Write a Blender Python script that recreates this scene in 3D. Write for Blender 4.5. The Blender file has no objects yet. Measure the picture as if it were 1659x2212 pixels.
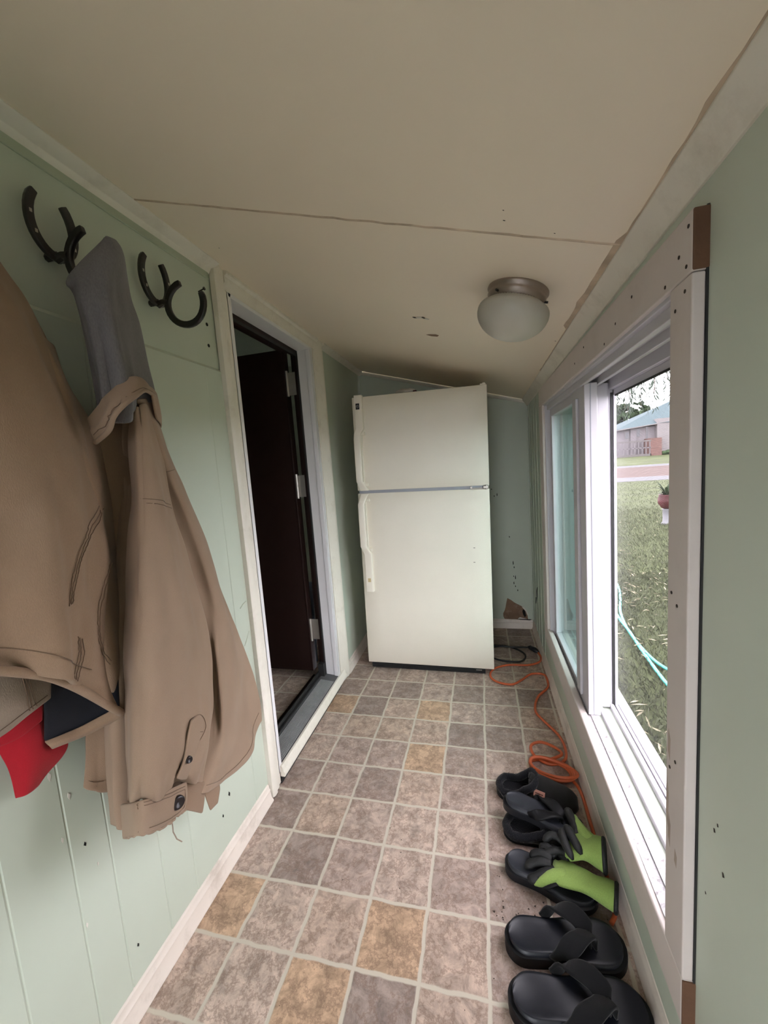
import bpy, bmesh, math, random
from mathutils import Vector, Matrix, noise
random.seed(7)
T = 0.17                                   # one floor tile in metres; all numbers below are in tiles
sc = bpy.context.scene
COL = sc.collection

# ------------------------------------------------------------------ camera
F_PX = 860.4
cam_d = bpy.data.cameras.new('camera')
cam = bpy.data.objects.new('camera', cam_d)
COL.objects.link(cam)
cam_d.sensor_fit = 'HORIZONTAL'
cam_d.sensor_width = 36.0
cam_d.lens = F_PX * 36.0 / 1659.0
cam_d.clip_start = 0.01
cam_d.clip_end = 500
CR = Matrix(((0.9699611722595182, 0.04298435111867199, 0.23943197336163824),
             (0.23242738054752812, 0.1266842012073193, -0.9643280696610869),
             (-0.07178326462871464, 0.9910113312789972, 0.11288801617476393)))
CP = Vector((0.19332321918097714, -12.829095133044342, 7.493866574743637)) * T
cam.matrix_world = Matrix.Translation(CP) @ CR.to_4x4()
sc.camera = cam

# ------------------------------------------------------------------ world, exposure
SKY = 13.8
EXPOSURE = 0.0
world = bpy.data.worlds.new('overcast_sky')
sc.world = world
world.use_nodes = True
wn = world.node_tree
wn.nodes.clear()
w_out = wn.nodes.new('ShaderNodeOutputWorld')
w_bg = wn.nodes.new('ShaderNodeBackground')
w_tc = wn.nodes.new('ShaderNodeTexCoord')
w_sep = wn.nodes.new('ShaderNodeSeparateXYZ')
w_ramp = wn.nodes.new('ShaderNodeValToRGB')
w_ramp.color_ramp.elements[0].position = 0.0
w_ramp.color_ramp.elements[0].color = (0.90, 0.86, 0.95, 1)
w_ramp.color_ramp.elements[1].position = 0.6
w_ramp.color_ramp.elements[1].color = (1.0, 0.95, 1.02, 1)
wn.links.new(w_tc.outputs['Generated'], w_sep.inputs[0])
wn.links.new(w_sep.outputs['Z'], w_ramp.inputs[0])
wn.links.new(w_ramp.outputs[0], w_bg.inputs['Color'])
w_bg.inputs['Strength'].default_value = SKY
wn.links.new(w_bg.outputs[0], w_out.inputs['Surface'])
sc.view_settings.view_transform = 'Standard'
sc.view_settings.look = 'None'
sc.view_settings.gamma = 1.0
sc.view_settings.use_curve_mapping = False
sc.view_settings.exposure = EXPOSURE
sc.cycles.max_bounces = 12
sc.cycles.diffuse_bounces = 8
sc.cycles.transparent_max_bounces = 16
sc.cycles.sample_clamp_indirect = 6.0

# ------------------------------------------------------------------ materials
def srgb(r, g, b):
    f = lambda c: (c / 255 / 12.92) if c / 255 <= 0.04045 else ((c / 255 + 0.055) / 1.055) ** 2.4
    return (f(r), f(g), f(b), 1)

class NT:
    def __init__(s, name):
        s.m = bpy.data.materials.new(name)
        s.m.use_nodes = True
        s.t = s.m.node_tree
        s.t.nodes.clear()
        s.out = s.t.nodes.new('ShaderNodeOutputMaterial')
    def n(s, typ, **kw):
        nd = s.t.nodes.new(typ)
        for k, v in kw.items():
            if k.startswith('_'):
                setattr(nd, k[1:], v)
        return nd
    def l(s, a, b):
        s.t.links.new(a, b)

def mat(name, col, rough=0.6, var=0.06, scale=4.0, bump=0.0, bscale=60.0, metal=0.0, spec=0.5, stain=None, stain_amt=0.0, stain_scale=3.0, sheen=0.0):
    k = NT(name)
    b = k.n('ShaderNodeBsdfPrincipled')
    b.inputs['Roughness'].default_value = rough
    b.inputs['Metallic'].default_value = metal
    b.inputs['Specular IOR Level'].default_value = spec
    if sheen:
        b.inputs['Sheen Weight'].default_value = sheen
    tc = k.n('ShaderNodeTexCoord')
    nz = k.n('ShaderNodeTexNoise')
    nz.inputs['Scale'].default_value = scale
    nz.inputs['Detail'].default_value = 5
    k.l(tc.outputs['Object'], nz.inputs['Vector'])
    hs = k.n('ShaderNodeMapRange')
    hs.inputs[1].default_value = 0.3
    hs.inputs[2].default_value = 0.7
    hs.inputs[3].default_value = 1 - var
    hs.inputs[4].default_value = 1 + var
    k.l(nz.outputs['Fac'], hs.inputs[0])
    mx = k.n('ShaderNodeMix', _data_type='RGBA', _blend_type='MULTIPLY')
    mx.inputs[0].default_value = 1.0
    mx.inputs[6].default_value = col
    k.l(hs.outputs[0], mx.inputs[7])
    cout = mx.outputs[2]
    if stain is not None:
        n2 = k.n('ShaderNodeTexNoise')
        n2.inputs['Scale'].default_value = stain_scale
        n2.inputs['Detail'].default_value = 8
        n2.inputs['Roughness'].default_value = 0.7
        k.l(tc.outputs['Object'], n2.inputs['Vector'])
        r2 = k.n('ShaderNodeMapRange')
        r2.inputs[1].default_value = 0.52
        r2.inputs[2].default_value = 0.72
        r2.inputs[3].default_value = 0
        r2.inputs[4].default_value = stain_amt
        k.l(n2.outputs['Fac'], r2.inputs[0])
        m2 = k.n('ShaderNodeMix', _data_type='RGBA')
        k.l(r2.outputs[0], m2.inputs[0])
        k.l(cout, m2.inputs[6])
        m2.inputs[7].default_value = stain
        cout = m2.outputs[2]
    k.l(cout, b.inputs['Base Color'])
    if bump:
        n3 = k.n('ShaderNodeTexNoise')
        n3.inputs['Scale'].default_value = bscale
        n3.inputs['Detail'].default_value = 3
        k.l(tc.outputs['Object'], n3.inputs['Vector'])
        bp = k.n('ShaderNodeBump')
        bp.inputs['Strength'].default_value = bump
        bp.inputs['Distance'].default_value = 0.004
        k.l(n3.outputs['Fac'], bp.inputs['Height'])
        k.l(bp.outputs[0], b.inputs['Normal'])
    k.l(b.outputs[0], k.out.inputs['Surface'])
    return k.m

def cloth(name, col, wscale=900.0, var=0.10, bump=0.25, rough=0.9, worn=None, worn_amt=0.3):
    k = NT(name)
    b = k.n('ShaderNodeBsdfPrincipled')
    b.inputs['Roughness'].default_value = rough
    b.inputs['Specular IOR Level'].default_value = 0.2
    b.inputs['Sheen Weight'].default_value = 0.12
    tc = k.n('ShaderNodeTexCoord')
    nz = k.n('ShaderNodeTexNoise'); nz.inputs['Scale'].default_value = 9; nz.inputs['Detail'].default_value = 6
    k.l(tc.outputs['Object'], nz.inputs['Vector'])
    fine = k.n('ShaderNodeTexNoise'); fine.inputs['Scale'].default_value = wscale; fine.inputs['Detail'].default_value = 2
    mp = k.n('ShaderNodeMapping'); mp.inputs['Scale'].default_value = (1, 1, 0.35)
    k.l(tc.outputs['Object'], mp.inputs[0]); k.l(mp.outputs[0], fine.inputs['Vector'])
    ad = k.n('ShaderNodeMath', _operation='ADD'); k.l(nz.outputs['Fac'], ad.inputs[0]); k.l(fine.outputs['Fac'], ad.inputs[1])
    mr = k.n('ShaderNodeMapRange'); mr.inputs[1].default_value = 0.6; mr.inputs[2].default_value = 1.4
    mr.inputs[3].default_value = 1 - var; mr.inputs[4].default_value = 1 + var
    k.l(ad.outputs[0], mr.inputs[0])
    mx = k.n('ShaderNodeMix', _data_type='RGBA', _blend_type='MULTIPLY'); mx.inputs[0].default_value = 1
    mx.inputs[6].default_value = col; k.l(mr.outputs[0], mx.inputs[7])
    co = mx.outputs[2]
    if worn:
        n2 = k.n('ShaderNodeTexNoise'); n2.inputs['Scale'].default_value = 5; n2.inputs['Detail'].default_value = 7
        k.l(tc.outputs['Object'], n2.inputs['Vector'])
        r2 = k.n('ShaderNodeMapRange'); r2.inputs[1].default_value = .5; r2.inputs[2].default_value = .75; r2.inputs[4].default_value = worn_amt
        k.l(n2.outputs['Fac'], r2.inputs[0])
        m2 = k.n('ShaderNodeMix', _data_type='RGBA'); k.l(r2.outputs[0], m2.inputs[0]); k.l(co, m2.inputs[6]); m2.inputs[7].default_value = worn
        co = m2.outputs[2]
    k.l(co, b.inputs['Base Color'])
    bp = k.n('ShaderNodeBump'); bp.inputs['Strength'].default_value = bump; bp.inputs['Distance'].default_value = 0.002
    k.l(fine.outputs['Fac'], bp.inputs['Height']); k.l(bp.outputs[0], b.inputs['Normal'])
    k.l(b.outputs[0], k.out.inputs['Surface'])
    return k.m

OCHRE = [(-5, -2), (-2, -2), (-2, -8), (-5, -8), (-3, -9), (-2, -4)]
def floor_mat():
    k = NT('vinyl_tile_floor')
    b = k.n('ShaderNodeBsdfPrincipled')
    tc = k.n('ShaderNodeTexCoord')
    mp = k.n('ShaderNodeMapping'); mp.inputs['Scale'].default_value = (1 / T, 1 / T, 0); mp.inputs['Location'].default_value = (0, 0, .5)
    k.l(tc.outputs['Object'], mp.inputs[0])
    wz = k.n('ShaderNodeTexNoise'); wz.inputs['Scale'].default_value = 3.0; wz.inputs['Detail'].default_value = 3
    k.l(mp.outputs[0], wz.inputs['Vector'])
    ws = k.n('ShaderNodeVectorMath', _operation='SUBTRACT'); ws.inputs[1].default_value = (.5, .5, .5)
    k.l(wz.outputs['Color'], ws.inputs[0])
    wm = k.n('ShaderNodeVectorMath', _operation='SCALE'); wm.inputs['Scale'].default_value = 0.07
    k.l(ws.outputs[0], wm.inputs[0])
    wa = k.n('ShaderNodeVectorMath', _operation='ADD'); k.l(mp.outputs[0], wa.inputs[0]); k.l(wm.outputs[0], wa.inputs[1])
    fr = k.n('ShaderNodeVectorMath', _operation='FRACTION'); k.l(wa.outputs[0], fr.inputs[0])
    fl = k.n('ShaderNodeVectorMath', _operation='FLOOR'); k.l(wa.outputs[0], fl.inputs[0])
    sx = k.n('ShaderNodeSeparateXYZ'); k.l(fr.outputs[0], sx.inputs[0])
    def edge(o):
        a = k.n('ShaderNodeMath', _operation='SUBTRACT'); k.l(o, a.inputs[0]); a.inputs[1].default_value = .5
        c = k.n('ShaderNodeMath', _operation='ABSOLUTE'); k.l(a.outputs[0], c.inputs[0]); return c.outputs[0]
    mxx = k.n('ShaderNodeMath', _operation='MAXIMUM'); k.l(edge(sx.outputs[0]), mxx.inputs[0]); k.l(edge(sx.outputs[1]), mxx.inputs[1])
    gr = k.n('ShaderNodeMapRange'); gr.inputs[1].default_value = 0.462; gr.inputs[2].default_value = 0.480
    k.l(mxx.outputs[0], gr.inputs[0])
    rnd = k.n('ShaderNodeTexWhiteNoise', _noise_dimensions='3D'); k.l(fl.outputs[0], rnd.inputs['Vector'])
    rp = k.n('ShaderNodeValToRGB'); e = rp.color_ramp.elements
    e[0].position = 0; e[0].color = srgb(150, 134, 126)
    e[1].position = 1; e[1].color = srgb(182, 160, 144)
    for ps, c in ((.3, srgb(174, 154, 144)), (.6, srgb(190, 170, 157)), (.86, srgb(184, 162, 148))):
        x = rp.color_ramp.elements.new(ps); x.color = c
    k.l(rnd.outputs['Value'], rp.inputs[0])
    # the few ochre tiles of the print, by column and row
    acc = None
    for cx_, cy_ in OCHRE:
        ds_ = k.n('ShaderNodeVectorMath', _operation='DISTANCE'); k.l(fl.outputs[0], ds_.inputs[0]); ds_.inputs[1].default_value = (cx_, cy_, 0)
        lt = k.n('ShaderNodeMath', _operation='LESS_THAN'); lt.inputs[1].default_value = .3; k.l(ds_.outputs['Value'], lt.inputs[0])
        if acc is None: acc = lt.outputs[0]
        else:
            mxn = k.n('ShaderNodeMath', _operation='MAXIMUM'); k.l(acc, mxn.inputs[0]); k.l(lt.outputs[0], mxn.inputs[1]); acc = mxn.outputs[0]
    mo = k.n('ShaderNodeMix', _data_type='RGBA'); k.l(acc, mo.inputs[0]); k.l(rp.outputs[0], mo.inputs[6]); mo.inputs[7].default_value = srgb(188, 158, 132)
    # mottling, offset per tile
    off = k.n('ShaderNodeVectorMath', _operation='MULTIPLY_ADD'); off.inputs[1].default_value = (7.3, 3.1, 5.7)
    k.l(rnd.outputs['Color'], off.inputs[0]); off.inputs[1].default_value = (37, 21, 13); k.l(mp.outputs[0], off.inputs[2])
    m1 = k.n('ShaderNodeTexNoise'); m1.inputs['Scale'].default_value = 3.6; m1.inputs['Detail'].default_value = 10; m1.inputs['Roughness'].default_value = .78; m1.inputs['Distortion'].default_value = .5
    k.l(off.outputs[0], m1.inputs['Vector'])
    mr = k.n('ShaderNodeMapRange'); mr.inputs[1].default_value = .33; mr.inputs[2].default_value = .66; mr.inputs[3].default_value = .50; mr.inputs[4].default_value = 1.36
    k.l(m1.outputs['Fac'], mr.inputs[0])
    mu = k.n('ShaderNodeMix', _data_type='RGBA', _blend_type='MULTIPLY'); mu.inputs[0].default_value = 1
    k.l(mo.outputs[2], mu.inputs[6]); k.l(mr.outputs[0], mu.inputs[7])
    # dark veins
    m2 = k.n('ShaderNodeTexNoise'); m2.inputs['Scale'].default_value = 2.2; m2.inputs['Detail'].default_value = 10; m2.inputs['Roughness'].default_value = .75
    k.l(off.outputs[0], m2.inputs['Vector'])
    v = k.n('ShaderNodeMath', _operation='SUBTRACT'); v.inputs[1].default_value = .5; k.l(m2.outputs['Fac'], v.inputs[0])
    va = k.n('ShaderNodeMath', _operation='ABSOLUTE'); k.l(v.outputs[0], va.inputs[0])
    vr = k.n('ShaderNodeMapRange'); vr.inputs[1].default_value = 0; vr.inputs[2].default_value = .035; vr.inputs[3].default_value = .6; vr.inputs[4].default_value = 0
    k.l(va.outputs[0], vr.inputs[0])
    mv = k.n('ShaderNodeMix', _data_type='RGBA'); k.l(vr.outputs[0], mv.inputs[0]); k.l(mu.outputs[2], mv.inputs[6]); mv.inputs[7].default_value = srgb(120, 96, 82)
    mg = k.n('ShaderNodeMix', _data_type='RGBA'); k.l(gr.outputs[0], mg.inputs[0]); k.l(mv.outputs[2], mg.inputs[6]); mg.inputs[7].default_value = srgb(196, 187, 172)
    k.l(mg.outputs[2], b.inputs['Base Color'])
    b.inputs['Roughness'].default_value = .5
    b.inputs['Specular IOR Level'].default_value = .35
    hh = k.n('ShaderNodeMath', _operation='MULTIPLY_ADD'); hh.inputs[1].default_value = -1.5; k.l(gr.outputs[0], hh.inputs[0]); k.l(m1.outputs['Fac'], hh.inputs[2])
    bp = k.n('ShaderNodeBump'); bp.inputs['Strength'].default_value = .3; bp.inputs['Distance'].default_value = .0016
    k.l(hh.outputs[0], bp.inputs['Height']); k.l(bp.outputs[0], b.inputs['Normal'])
    k.l(b.outputs[0], k.out.inputs['Surface'])
    return k.m

def glass_mat(name, tint):
    k = NT(name)
    tr = k.n('ShaderNodeBsdfTransparent'); tr.inputs[0].default_value = tint
    gl = k.n('ShaderNodeBsdfGlossy'); gl.inputs['Roughness'].default_value = 0.015; gl.inputs[0].default_value = (.93, 1, .97, 1)
    lw = k.n('ShaderNodeLayerWeight')                       # facing = 1 - |cos|, Schlick reflectance
    pw = k.n('ShaderNodeMath', _operation='POWER'); pw.inputs[1].default_value = 5; k.l(lw.outputs['Facing'], pw.inputs[0])
    ma = k.n('ShaderNodeMath', _operation='MULTIPLY_ADD'); ma.inputs[1].default_value = .96; ma.inputs[2].default_value = .04; k.l(pw.outputs[0], ma.inputs[0])
    mx = k.n('ShaderNodeMixShader')
    k.l(ma.outputs[0], mx.inputs[0]); k.l(tr.outputs[0], mx.inputs[1]); k.l(gl.outputs[0], mx.inputs[2])
    k.l(mx.outputs[0], k.out.inputs['Surface'])
    return k.m

def screen_mat():
    k = NT('insect_screen_mesh')
    tc = k.n('ShaderNodeTexCoord')
    mp = k.n('ShaderNodeMapping'); mp.inputs['Scale'].default_value = (0, 620, 620)
    k.l(tc.outputs['Object'], mp.inputs[0])
    fr = k.n('ShaderNodeVectorMath', _operation='FRACTION'); k.l(mp.outputs[0], fr.inputs[0])
    sx = k.n('ShaderNodeSeparateXYZ'); k.l(fr.outputs[0], sx.inputs[0])
    mi = k.n('ShaderNodeMath', _operation='MINIMUM'); k.l(sx.outputs[1], mi.inputs[0]); k.l(sx.outputs[2], mi.inputs[1])
    lt = k.n('ShaderNodeMath', _operation='LESS_THAN'); lt.inputs[1].default_value = .2; k.l(mi.outputs[0], lt.inputs[0])
    tr = k.n('ShaderNodeBsdfTransparent')
    df = k.n('ShaderNodeBsdfDiffuse'); df.inputs[0].default_value = srgb(150, 150, 152)
    mx = k.n('ShaderNodeMixShader'); k.l(lt.outputs[0], mx.inputs[0]); k.l(tr.outputs[0], mx.inputs[1]); k.l(df.outputs[0], mx.inputs[2])
    k.l(mx.outputs[0], k.out.inputs['Surface'])
    return k.m

def lawn_mat():
    k = NT('lawn_turf')
    b = k.n('ShaderNodeBsdfPrincipled'); b.inputs['Roughness'].default_value = .9; b.inputs['Specular IOR Level'].default_value = .1
    tc = k.n('ShaderNodeTexCoord')
    n1 = k.n('ShaderNodeTexNoise'); n1.inputs['Scale'].default_value = .8; n1.inputs['Detail'].default_value = 8
    n2 = k.n('ShaderNodeTexNoise'); n2.inputs['Scale'].default_value = 40; n2.inputs['Detail'].default_value = 6
    k.l(tc.outputs['Object'], n1.inputs['Vector']); k.l(tc.outputs['Object'], n2.inputs['Vector'])
    ad = k.n('ShaderNodeMath', _operation='MULTIPLY_ADD'); ad.inputs[1].default_value = .5; k.l(n1.outputs['Fac'], ad.inputs[0])
    hf = k.n('ShaderNodeMath', _operation='MULTIPLY'); hf.inputs[1].default_value = .5; k.l(n2.outputs['Fac'], hf.inputs[0]); k.l(hf.outputs[0], ad.inputs[2])
    rp = k.n('ShaderNodeValToRGB'); e = rp.color_ramp.elements
    e[0].position = .35; e[0].color = GRASS_A; e[1].position = .65; e[1].color = GRASS_B
    k.l(ad.outputs[0], rp.inputs[0]); k.l(rp.outputs[0], b.inputs['Base Color'])
    k.l(b.outputs[0], k.out.inputs['Surface'])
    return k.m

GRASS_A = (0.028, 0.033, 0.017, 1)
GRASS_B = (0.060, 0.072, 0.030, 1)
M = {}
M['floor'] = floor_mat()
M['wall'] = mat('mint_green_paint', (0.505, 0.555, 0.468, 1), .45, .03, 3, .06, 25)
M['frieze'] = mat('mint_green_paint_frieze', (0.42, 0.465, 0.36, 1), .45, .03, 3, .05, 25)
M['ceiling'] = mat('cream_ceiling_paint', (0.86, 0.76, 0.62, 1), .55, .02, 2, .04, 30)
M['seam'] = mat('stained_ceiling_seam', (0.53, 0.43, 0.32, 1), .7, .3, 20)
M['trim'] = mat('cream_trim_paint', (0.75, 0.705, 0.625, 1), .45, .04, 6, .05, 30, stain=(0.38, 0.33, 0.24, 1), stain_amt=.35, stain_scale=8)
M['base'] = mat('dirty_baseboard_paint', (0.72, 0.64, 0.57, 1), .5, .05, 6, .05, 30, stain=(0.25, 0.18, 0.12, 1), stain_amt=.4, stain_scale=7)
M['casing'] = mat('primed_window_board', (0.56, 0.50, 0.47, 1), .6, .04, 5, .04, 30, stain=(0.30, 0.22, 0.17, 1), stain_amt=.25, stain_scale=3)
M['raw'] = mat('raw_brown_board_end', (0.115, 0.055, 0.028, 1), .8, .18, 12, .2, 80)
M['vinyl'] = mat('white_vinyl', (0.49, 0.475, 0.505, 1), .35, .02, 6)
M['vinyl_dirty'] = mat('dirty_white_vinyl', (0.40, 0.385, 0.395, 1), .45, .03, 8, stain=(0.06, 0.045, 0.038, 1), stain_amt=.9, stain_scale=70)
M['jamb'] = mat('white_door_jamb', (0.74, 0.73, 0.74, 1), .4, .02, 5)
M['brown'] = mat('dark_brown_door_paint', (0.018, 0.0075, 0.006, 1), .5, .05, 5, .03, 40, spec=.25)
M['rubber_and_shade'] = mat('black_rubber_and_shade', (0.012, 0.012, 0.012, 1), .6, .05, 10)  # rubber parts, and black painted as shade at door sill and window casing
M['alu'] = mat('scuffed_aluminium', (0.28, 0.28, 0.29, 1), .5, .08, 20, metal=.4)
M['tread'] = mat('dull_dark_aluminium', (0.10, 0.10, 0.105, 1), .55, .1, 20, metal=.2)
M['ridge'] = mat('pale_aluminium', (0.50, 0.50, 0.51, 1), .45, .1, 20, metal=.3)  # paler than the tread, so the ridges read as stripes
M['steel'] = mat('brushed_hinge_steel', (0.50, 0.47, 0.43, 1), .42, .05, 30, metal=.85)
M['nickel'] = mat('brushed_nickel', (0.36, 0.30, 0.26, 1), .40, .05, 30, metal=.85)
M['frosted'] = mat('frosted_ribbed_glass', (0.52, 0.50, 0.43, 1), .35, .02, 10)
M['fridge'] = mat('almond_textured_steel', (0.80, 0.745, 0.64, 1), .27, .015, 6, .22, 420)
M['fridge_plastic'] = mat('almond_plastic', (0.82, 0.765, 0.66, 1), .38, .015, 8)
M['gasket'] = mat('grey_gasket', (0.32, 0.33, 0.37, 1), .5, .05, 8)
M['black'] = mat('black_plastic', (0.012, 0.012, 0.014, 1), .45, .05, 10)
M['iron'] = mat('black_painted_iron', (0.010, 0.009, 0.009, 1), .28, .1, 30, .1, 120)
M['worn_metal'] = mat('bare_nail_metal', (0.45, 0.42, 0.38, 1), .4, .1, 30, metal=.6)
M['tan'] = cloth('tan_duck_canvas', (0.275, 0.18, 0.118, 1), 700, .10, .35, worn=(0.36, 0.255, 0.18, 1), worn_amt=.5)
M['tan_pale'] = cloth('faded_tan_canvas', (0.28, 0.215, 0.165, 1), 700, .08, .3)
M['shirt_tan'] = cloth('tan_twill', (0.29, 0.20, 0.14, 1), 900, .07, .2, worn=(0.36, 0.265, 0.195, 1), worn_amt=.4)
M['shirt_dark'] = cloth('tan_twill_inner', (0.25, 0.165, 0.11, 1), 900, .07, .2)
M['stitch'] = cloth('brown_thread', (0.155, 0.098, 0.064, 1), 900)
M['hood'] = cloth('heather_grey_jersey', (0.145, 0.135, 0.14, 1), 420, .22, .2)
M['navy'] = cloth('navy_quilted_lining', (0.008, 0.009, 0.014, 1), 500, .1, .1, rough=.6)
M['red'] = cloth('red_cotton', (0.33, 0.008, 0.016, 1), 800, .08, .2)
M['button'] = mat('dark_brown_button', (0.014, 0.009, 0.010, 1), .3)
M['eva'] = mat('dark_grey_foam', (0.009, 0.010, 0.013, 1), .5, .05, 20, .04, 300, spec=.3)
M['eva_top'] = mat('slate_foam_footbed', (0.021, 0.023, 0.030, 1), .45, .06, 20, .05, 300, spec=.35)
M['eva_navy'] = mat('blue_black_foam', (0.0062, 0.0072, 0.0125, 1), .40, .06, 20, .04, 300, spec=.4)
M['eva_black'] = mat('black_foam_sole', (0.004, 0.004, 0.005, 1), .55, .06, 20, .05, 300, spec=.25)
M['webbing'] = cloth('black_webbing', (0.0055, 0.0055, 0.0065, 1), 900, .1, .3)
M['suede'] = cloth('black_suede', (0.009, 0.0085, 0.008, 1), 500, .25, .3, worn=(0.02, 0.019, 0.016, 1))
M['fleece'] = cloth('black_fleece', (0.005, 0.005, 0.007, 1), 260, .5, .9)
M['leather_tag'] = mat('pink_brown_leather', (0.42, 0.20, 0.15, 1), .6, .08, 30)
M['lime'] = cloth('lime_knit', (0.25, 0.36, 0.095, 1), 420, .14, .4, worn=(0.12, 0.17, 0.055, 1), worn_amt=.35)
M['nitrile'] = mat('black_nitrile_grip', (0.006, 0.0065, 0.007, 1), .6, .2, 40, .3, 500)
M['orange'] = mat('orange_cord_jacket', (0.56, 0.115, 0.04, 1), .45, .06, 20)
M['dirt'] = mat('dark_dirt', (0.04, 0.028, 0.02, 1), .9, .3, 30)
M['peel'] = mat('bare_brown_plywood', (0.22, 0.13, 0.08, 1), .8, .25, 9, .2, 60, stain=(0.5, 0.42, 0.36, 1), stain_amt=.5, stain_scale=12)
M['paint_chip'] = mat('white_torn_paper', (0.66, 0.62, 0.56, 1), .8)
M['shadow_hole'] = mat('dark_hole', (0.006, 0.005, 0.004, 1), .9)
M['lawn'] = lawn_mat()
M['blade'] = mat('grass_blade', (0.058, 0.066, 0.036, 1), .7, .45, 14, spec=.2)
M['leaf_dry'] = mat('dry_willow_leaf', (0.22, 0.19, 0.13, 1), .7, .4, 8, spec=.2)
M['leaf_green'] = mat('willow_leaf', (0.030, 0.042, 0.030, 1), .7, .3, 3, spec=.2)
M['tree'] = mat('tree_foliage', (0.020, 0.036, 0.014, 1), .8, .5, 2, spec=.2)
M['bark'] = mat('bark', (0.05, 0.035, 0.025, 1), .9, .3, 6, .5, 40)
M['hose'] = mat('turquoise_hose', (0.03, 0.27, 0.24, 1), .4, .05, 10)
M['road'] = mat('reddish_gravel_road', (0.060, 0.043, 0.039, 1), .9, .12, 2, spec=.1)
M['concrete'] = mat('pale_concrete', (0.080, 0.080, 0.085, 1), .9, .08, 3, spec=.1)
M['siding'] = mat('pale_house_siding', (0.115, 0.105, 0.104, 1), .8, .04, 2)
M['siding_grey'] = mat('grey_house_siding', (0.10, 0.09, 0.095, 1), .8, .04, 2)
M['roof'] = mat('pale_blue_metal_roof', (0.046, 0.064, 0.069, 1), .9, .05, 2, spec=.1)
M['brick'] = mat('red_brick', (0.085, 0.045, 0.038, 1), .9, .2, 5)
M['wood_grey'] = mat('weathered_deck_wood', (0.075, 0.068, 0.066, 1), .9, .1, 4)
M['pane_dark'] = mat('dark_window_pane', (0.03, 0.03, 0.035, 1), .2)
M['pot'] = mat('glazed_red_pot', (0.045, 0.011, 0.013, 1), .5, .4, 8, spec=.2)
M['pedestal'] = mat('grey_white_block', (0.13, 0.13, 0.14, 1), .9, .06, 10)
M['glass'] = glass_mat('window_glass', (.90, .935, .925, 1))
M['screen'] = screen_mat()
M['pole_blue'] = mat('pale_blue_enamel', (0.30, 0.36, 0.50, 1), .4)
M['exterior'] = mat('exterior_siding', (0.6, 0.6, 0.58, 1), .8)
M['inner_ceiling'] = mat('inner_room_paint', (0.42, 0.47, 0.36, 1), .6, .05, 3)

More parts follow.
